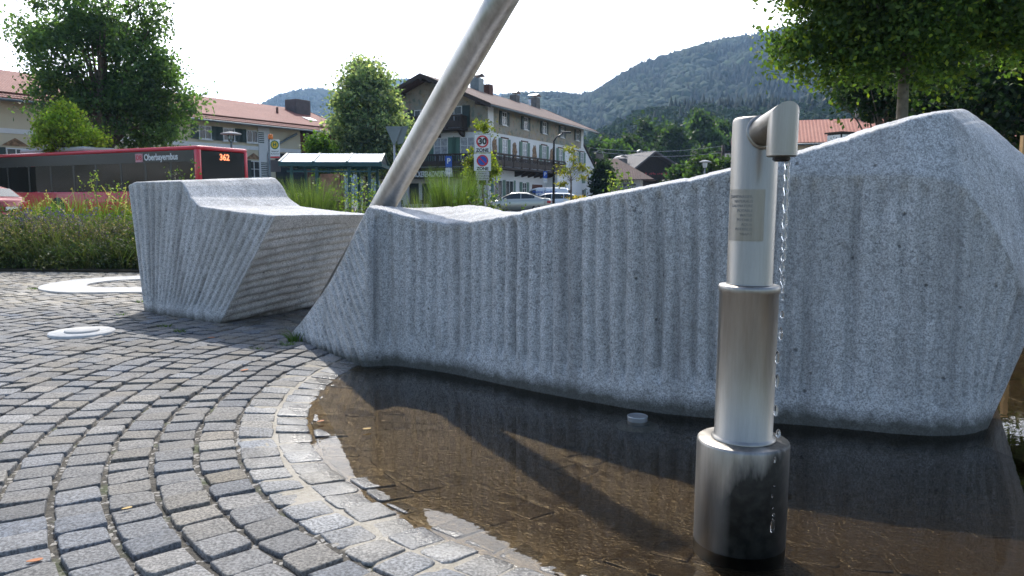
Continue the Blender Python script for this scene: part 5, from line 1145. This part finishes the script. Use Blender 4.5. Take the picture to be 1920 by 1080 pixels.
# lavender and dry flower spikes
def spikes(n, xr, dr, h, pal_, stem=(.09, .11, .05), sp_len=.16, leafn=10, size=.028):
    X_ = rng.uniform(*xr, n); Y_ = front_y(X_)+rng.uniform(*dr, n); az = rng.uniform(0, 2*PI, n); H = h*rng.uniform(.7, 1.2, n); ln = rng.uniform(.1, .75, n)
    V, F, c = blades(X_, Y_, np.full(n, .02), 1.0, .0, .008, palette(n, [stem], .2), az)
    P_ = []
    for i in range(n):
        for f in (1.,): pass
    V = V.reshape(n, 8, 3)
    for j, f in enumerate((0, .35, .7, 1)):
        for q in (0, 1):
            V[:, 2*j+q, 0] = X_+np.cos(az)*ln*H*f**2+(q-.5)*.007; V[:, 2*j+q, 1] = Y_+np.sin(az)*ln*H*f**2; V[:, 2*j+q, 2] = .02+H*f
    f = 1-rng.uniform(0, 1, (n, leafn))*sp_len/H[:, None]
    C_ = np.stack([X_[:, None]+np.cos(az)[:, None]*ln[:, None]*H[:, None]*f**2, Y_[:, None]+np.sin(az)[:, None]*ln[:, None]*H[:, None]*f**2, .02+H[:, None]*f], -1).reshape(-1, 3)+rng.normal(0, .008, (n*leafn, 3))
    return [(V.reshape(-1, 3), F, c), quads(C_, size, palette(len(C_), pal_, .25), .55)]
veg('lavender', spikes(500, (-8.4, -5.4), (.3, 1.2), .60, [(.10, .07, .17), (.16, .12, .13)])+spikes(110, (-7.2, -5.9), (.7, 1.3), .70, [(.10, .07, .30)], size=.034), 'blade', kind='stuff')
veg('dry_seed_heads', spikes(800, (-9.8, -4.0), (.0, 1.6), .60, [(.20, .15, .12), (.24, .19, .16), (.13, .11, .08)], (.06, .07, .035), .16, 10, .026)+spikes(60, (-9.0, -4.2), (1.0, 2.6), 1.02, [(.42, .34, .2)], (.30, .27, .13), .3, 26, .03), 'blade', kind='stuff')
veg('herb_planting', [patch(5000, (-4.7, -2.6), (1.0, 4.0), .80, .3, .014, [(.075, .11, .035), (.10, .135, .05), (.055, .09, .03)], .25), patch(3200, (-2.6, 2.8), (.9, 3.6), .60, .45, .012, [(.09, .15, .03), (.13, .17, .05)], .25)], 'blade', kind='stuff')
def stemplant(name, label, px, ytop, D, n, leaf, pal_, group='tall leafy perennials behind the stones', spread=.35, tips=None):
    x = xat(px, D); zt_ = zat(ytop, D); t = thing(name, label, 'plant', (x, D, 0), 0, group); m = MB(); Pp = []
    for s_ in range(n):
        a = rng.uniform(0, 2*PI); r0_ = rng.uniform(0, .12); le = rng.uniform(.1, 1)*spread; h = zt_*rng.uniform(.72, 1.0) if s_ else zt_
        pts = [(r0_*math.cos(a)+le*math.cos(a)*f**1.6, r0_*math.sin(a)+le*math.sin(a)*f**1.6, h*f) for f in (0, .3, .6, .85, 1)]; m.tube(pts, [.006, .005, .004, .003, .0015], 5, False)
        for q in range(int(46*h)):
            f = rng.uniform(.15, 1); k = r0_+le*f**1.6; w_ = (1.05-f)*.14+.02; Pp.append((k*math.cos(a)+rng.normal()*w_, k*math.sin(a)+rng.normal()*w_, h*f+rng.normal()*.02))
    m.build('stem', M['bark'], t); Pp = np.array(Pp); veg('foliage', [quads(Pp, leaf, palette(len(Pp), pal_, .25, tips, .15))], 'blade', t); return t
YG = [(.13, .19, .04), (.10, .16, .035)]; OG = [(.05, .09, .03), (.07, .11, .035)]
specs = [(563, 345, 11.5, 9, YG, 'bushy green perennial just right of the bench back rest'), (603, 352, 11, 10, YG, 'bushy perennial under the left half of the shelter'), (630, 318, 11.5, 7, YG, 'tall perennial with thin stems before the shelter posts, second from the left'), (655, 316, 11.2, 8, YG, 'tallest yellow-green perennial before the middle of the shelter'), (682, 340, 10.8, 8, YG, 'perennial close to the foot of the leaning pole'),
    (888, 350, 10.5, 9, OG, 'dark leafy perennial under the 30 zone sign'), (915, 345, 10.2, 10, OG, 'dark leafy perennial right of the sign post'), (940, 352, 10.0, 9, OG, 'dark arching perennial before the silver saloon car'), (868, 362, 10.0, 8, OG, 'short dark perennial beside the big grass tuft'),
    (1145, 318, 16, 6, YG, 'thin upright plant by the brown-roofed shop, left one'), (1172, 322, 17, 6, YG, 'thin upright plant by the brown-roofed shop, right one'), (190, 322, 12.4, 5, YG, 'tall thin plant before the middle of the bus'), (212, 340, 12.2, 5, YG, 'thin plant beside the bench block before the bus'), (352, 298, 12.5, 7, OG, 'tall grey-green plant behind the bench before the bus front')]
for px, yt, DD, n_, pl_, lab in specs: stemplant('perennial', lab, px, yt, DD, n_, .045 if DD < 15 else .07, pl_, tips=(.25, .28, .08))
# big ornamental grass tufts
def tuft(label, px, ytop, D, n, r, pal_):
    x = xat(px, D); h = zat(ytop, D); a = rng.uniform(0, 2*PI, n); rr_ = r*np.sqrt(rng.random(n))*.5; X_ = rr_*np.cos(a); Y_ = rr_*np.sin(a)
    t = veg('grass_tuft', [blades(x+X_, D+Y_, np.zeros(n), h*1.08, .17, .010, palette(n, pal_, .2), a+rng.normal(0, .5, n))], 'blade', None, label, 'ornamental grass', 'ornamental grass tufts')
tuft('large bright green grass tuft behind the low seat of the granite wall', 852, 333, 10.6, 1500, .40, [(.11, .165, .05), (.14, .19, .06), (.08, .125, .04)])
tuft('fine green grass tuft left of the tall perennials under the shelter', 582, 350, 10.9, 1500, .45, [(.09, .135, .045), (.12, .16, .06)])
tuft('smaller grass tuft beside the large bright one', 800, 370, 10.4, 600, .35, [(.10, .14, .05), (.14, .16, .06)])
tuft('lime green grass tuft in the left bed below the red bus side', 110, 378, 12.2, 900, .6, [(.12, .19, .035), (.10, .16, .03)])
tuft('lime green grass tuft beside the bench block in the left bed', 205, 384, 12.0, 800, .5, [(.12, .18, .035), (.095, .15, .03)])
# yellow flowers before the annex
t = thing('flower_tub', 'orange-yellow flowers just over the stone wall before the white annex', 'flowers', (xat(1082, 52), 52, 0)); Pp = rng.normal(size=(600, 3))*np.array([.30, .2, .11])+np.array([0, 0, 1.02]); veg('blossom', [quads(Pp, .09, palette(600, [(.75, .35, .02), (.7, .42, .04), (.07, .13, .03)], .15))], 'blade', t); MB().lathe([(.22, 0), (.3, .75), (.26, .78), (0, .76)], (0, 0, 0), 20).build('tub', M['slate'], t)
# weeds between the setts and at the stone foot, fallen leaves
def weed(px, py, n, h, label, grp='weeds in the paving joints'):
    g = G(px, py); a = rng.uniform(0, 2*PI, n); rr_ = .035*rng.random(n); veg('weed', [blades(g.x+rr_*np.cos(a)*1.6, g.y+rr_*np.sin(a), np.full(n, -.01), h, .8, .006, palette(n, [(.05, .10, .02), (.08, .13, .03)], .2), a)], 'blade', None, label, 'weed', grp)
for px, py, n_, h, lab in ((553, 640, 60, .11, 'dark green weed at the left tip of the granite wall'), (538, 648, 30, .05, 'small flat weed just left of the wall tip'), (310, 612, 30, .04, 'weed by the foot of the bench block'), (340, 622, 34, .045, 'weed in front of the bench block foot'), (265, 566, 30, .05, 'weed at the far left corner of the bench block'), (62, 542, 24, .04, 'weed in the sunlit paving near the left edge'), (228, 591, 24, .04, 'weed beside the bench corner shadow'), (484, 654, 20, .03, 'tiny weed in the joint before the gap')): weed(px, py, n_, h, lab)
def fallen(px, py, s, deg, col, label):
    g = G(px, py, .006 if px < 560 else -.02); m = MB(); n = 14; V = [(0, 0, .001)]
    for i in range(n): a = 2*PI*i/n; V.append((1.3*s*math.cos(a), .62*s*math.sin(a)*(1+.25*math.cos(a)), .004*math.sin(a)**2+.002*math.cos(2*a)))
    m.add(V, [(0, i+1, (i+1) % n+1) for i in range(n)]); m.add([(a, b, c-.0012) for a, b, c in V], [(0, (i+1) % n+1, i+1) for i in range(n)]); o = m.build('fallen_leaf', col); o.location = g; o.rotation_euler = (0, 0, R(deg)); props(o, label, 'leaf', 'fallen leaves on the setts')
lo, ly = plain('dry_leaf_orange', (.42, .15, .05), .7, var=.3), plain('dry_leaf_yellow', (.50, .34, .12), .7, var=.2)
fallen(65, 1051, .015, 25, lo, 'brown curled leaf lying in a joint at the bottom left'); fallen(238, 953, .012, 40, ly, 'small yellow leaf in a joint in the left foreground'); fallen(396, 633, .02, 10, lo, 'orange leaf in front of the bench block'); fallen(458, 694, .02, 60, lo, 'orange leaf on the setts before the wall tip'); fallen(688, 804, .014, 20, ly, 'pale leaf floating in the pond near its left rim'); fallen(601, 790, .014, 50, lo, 'reddish leaf at the pond rim')

# ------------------------------------------------------------------ wooded hills
def hill(name, ridge, Dr, D0, nrow=60, ncol=160, rough=.05, zfoot=0.):
    px = np.linspace(ridge[0][0], ridge[-1][0], ncol); ry = np.interp(px, [a for a, _ in ridge], [b for _, b in ridge]); dirx = (px-960)/FPX
    zr = np.array([zat(b, Dr) for b in ry]); f = np.linspace(0, 1.25, nrow); V = np.zeros((nrow, ncol, 3))
    for i, t_ in enumerate(f):
        D_ = D0+(Dr-D0)*t_; pr = np.sin(min(t_, 1)*PI/2)**.95*D_/Dr if t_ <= 1 else 1-(t_-1)*1.2
        lump = np.array([noise.fractal(Vector((p_/120., t_*3, Dr*.01)), 1, 2, 4) for p_ in px])*rough*zr*(math.sin(PI*min(1, t_)) if t_ < 1 else 0)
        V[i, :, 0] = dirx*D_; V[i, :, 1] = D_; V[i, :, 2] = zfoot+(zr-zfoot)*pr+lump
    idx = np.arange(nrow*ncol).reshape(nrow, ncol); F = np.stack([idx[:-1, :-1], idx[:-1, 1:], idx[1:, 1:], idx[1:, :-1]], -1).reshape(-1, 4)
    props(link(name, np_mesh(name, V.reshape(-1, 3), F, True), M['grassground']), kind='structure'); return V
def crown_template(kind):
    if kind == 'con':
        V, F = [], []
        for k, (z0_, z1_, r0_) in enumerate(((.05, .55, .30), (.32, .80, .21), (.58, 1.0, .12))):
            b = len(V); n = 7; V += [(r0_*math.cos(2*PI*i/n+k)*(1 if i % 2 else .8), r0_*math.sin(2*PI*i/n+k)*(1 if i % 2 else .8), z0_) for i in range(n)]+[(0, 0, z1_)]; F += [(b+i, b+(i+1) % n, b+n) for i in range(n)]
        return np.array(V), np.array(F)
    bm = bmesh.new(); bmesh.ops.create_icosphere(bm, subdivisions=2, radius=1); V = np.array([tuple(v.co) for v in bm.verts]); F = np.array([[v.index for v in f.verts] for f in bm.faces]); bm.free()
    V = V*(1+rng.normal(0, .13, len(V)))[:, None]; V = V*np.array([.42, .42, .44])+np.array([0, 0, .52]); return V, F
def leafy(nq=150):
    d = rng.normal(size=(nq, 3)); d /= np.linalg.norm(d, axis=1)[:, None]; d *= rng.uniform(.75, 1.05, nq)[:, None]; q = d*np.array([.40, .40, .42])+np.array([0, 0, .52]); v, f, _ = quads(q, .19, np.ones((nq, 3)), .8)
    return v, np.concatenate([f[:, :3], f[:, [0, 2, 3]]])
def forest(name, V, n, h, fcon, pc, pd, tmin=.0, seed=1, leaves=0):
    nr, nc, _ = V.shape; T = [crown_template('con')]*1+[leafy(leaves) if leaves else crown_template('dec') for _ in range(4)]
    a = rng.uniform(tmin, .995, n)**.8*(nr-1)*.8*1.02; b = rng.uniform(0, 1, n)*(nc-1.01); a = np.minimum(a, (nr-1)*.82)
    i, j = a.astype(int), b.astype(int); fa, fb = (a-i)[:, None], (b-j)[:, None]; i2 = np.minimum(i+1, nr-1)
    p = (V[i, j]*(1-fb)+V[i, j+1]*fb)*(1-fa)+(V[i2, j]*(1-fb)+V[i2, j+1]*fb)*fa
    mixn = np.array([noise.noise(Vector((q[0]/90., q[1]/130., seed))) for q in p]); con = (rng.random(n)*.6+mixn) > (.55-fcon)
    parts = []
    for k, (tv, tf) in enumerate(T):
        sel = np.where(con)[0] if k == 0 else np.where(~con)[0][k-1::4]
        if not len(sel): continue
        m = len(sel); s = h*rng.uniform(.6, 1.25, m)*(1.1 if k == 0 else .85); ang = rng.uniform(0, 2*PI, m); c, s_ = np.cos(ang)[:, None], np.sin(ang)[:, None]; wx = rng.uniform(.85, 1.25, m)[:, None]
        x_ = tv[None, :, 0]*c-tv[None, :, 1]*s_; y_ = tv[None, :, 0]*s_+tv[None, :, 1]*c
        P3 = np.stack([x_*wx*s[:, None], y_*wx*s[:, None], np.repeat(tv[None, :, 2], m, 0)*s[:, None]], -1)
        if k and not leaves: P3 += rng.normal(0, .03, P3.shape)*s[:, None, None]
        P3 += p[sel][:, None]-np.array([0, 0, h*.06]); FF = (tf[None]+(np.arange(m)*len(tv))[:, None, None]).reshape(-1, 3)
        parts.append((P3.reshape(-1, 3), FF, np.repeat(palette(m, pc if k == 0 else pd, .15), len(tv), 0)))
    V_, F_, c_ = merge(parts); o = link(name, np_mesh(name, V_, F_, False, c_), M['forest']); props(o, kind='stuff'); print(name, len(F_))
CN = [(.008, .018, .015), (.010, .022, .016)]; DC = [(.018, .038, .018), (.024, .048, .020), (.014, .032, .017)]
H1 = hill('main_hill', [(900, 232), (930, 205), (960, 192), (1000, 190), (1040, 190), (1080, 195), (1110, 190), (1150, 168), (1200, 137), (1250, 118), (1300, 104), (1350, 89), (1400, 80), (1470, 68), (1540, 50), (1600, 34), (1700, 12), (1850, -30), (2150, -60)], 1500, 420, 70, 200, .10)
forest('hill_forest', H1, 24000, 19, .16, CN, DC)
H2 = hill('foot_hill', [(1060, 300), (1110, 275), (1150, 252), (1200, 232), (1250, 222), (1320, 214), (1400, 214), (1480, 212), (1560, 196), (1650, 205), (1750, 200), (2150, 180)], 520, 240, 30, 120, .05)
forest('foot_forest', H2, 3000, 11, .0, CN, [(.028, .058, .022), (.038, .072, .025)], leaves=130)
H3 = hill('left_hill', [(440, 245), (490, 212), (530, 194), (560, 184), (600, 179), (640, 182), (700, 195), (800, 222)], 2300, 1300, 40, 80, .05); forest('left_hill_forest', H3, 4200, 24, .12, CN, DC)
H4 = hill('far_hill', [(640, 205), (700, 170), (740, 160), (770, 158), (800, 164), (860, 175), (930, 186), (1000, 196)], 3300, 2300, 30, 60, .04); forest('far_hill_forest', H4, 3600, 28, .2, CN, DC)
# ------------------------------------------------------------------ haze: the air between here and the hills
hz_ = MB().box(-3200, 3200, -120, 4600, -1.9, 620); hm = bpy.data.materials.new('haze_air'); hm.use_nodes = True; ht = hm.node_tree; ht.nodes.clear()
pv = ht.nodes.new('ShaderNodeVolumePrincipled'); pv.inputs['Color'].default_value = (.42, .66, 1.0, 1); pv.inputs['Density'].default_value = .00019; pv.inputs['Anisotropy'].default_value = .2
oo = ht.nodes.new('ShaderNodeOutputMaterial'); ht.links.new(pv.outputs[0], oo.inputs['Volume'])
ho = hz_.build('haze', hm); props(ho, kind='stuff')
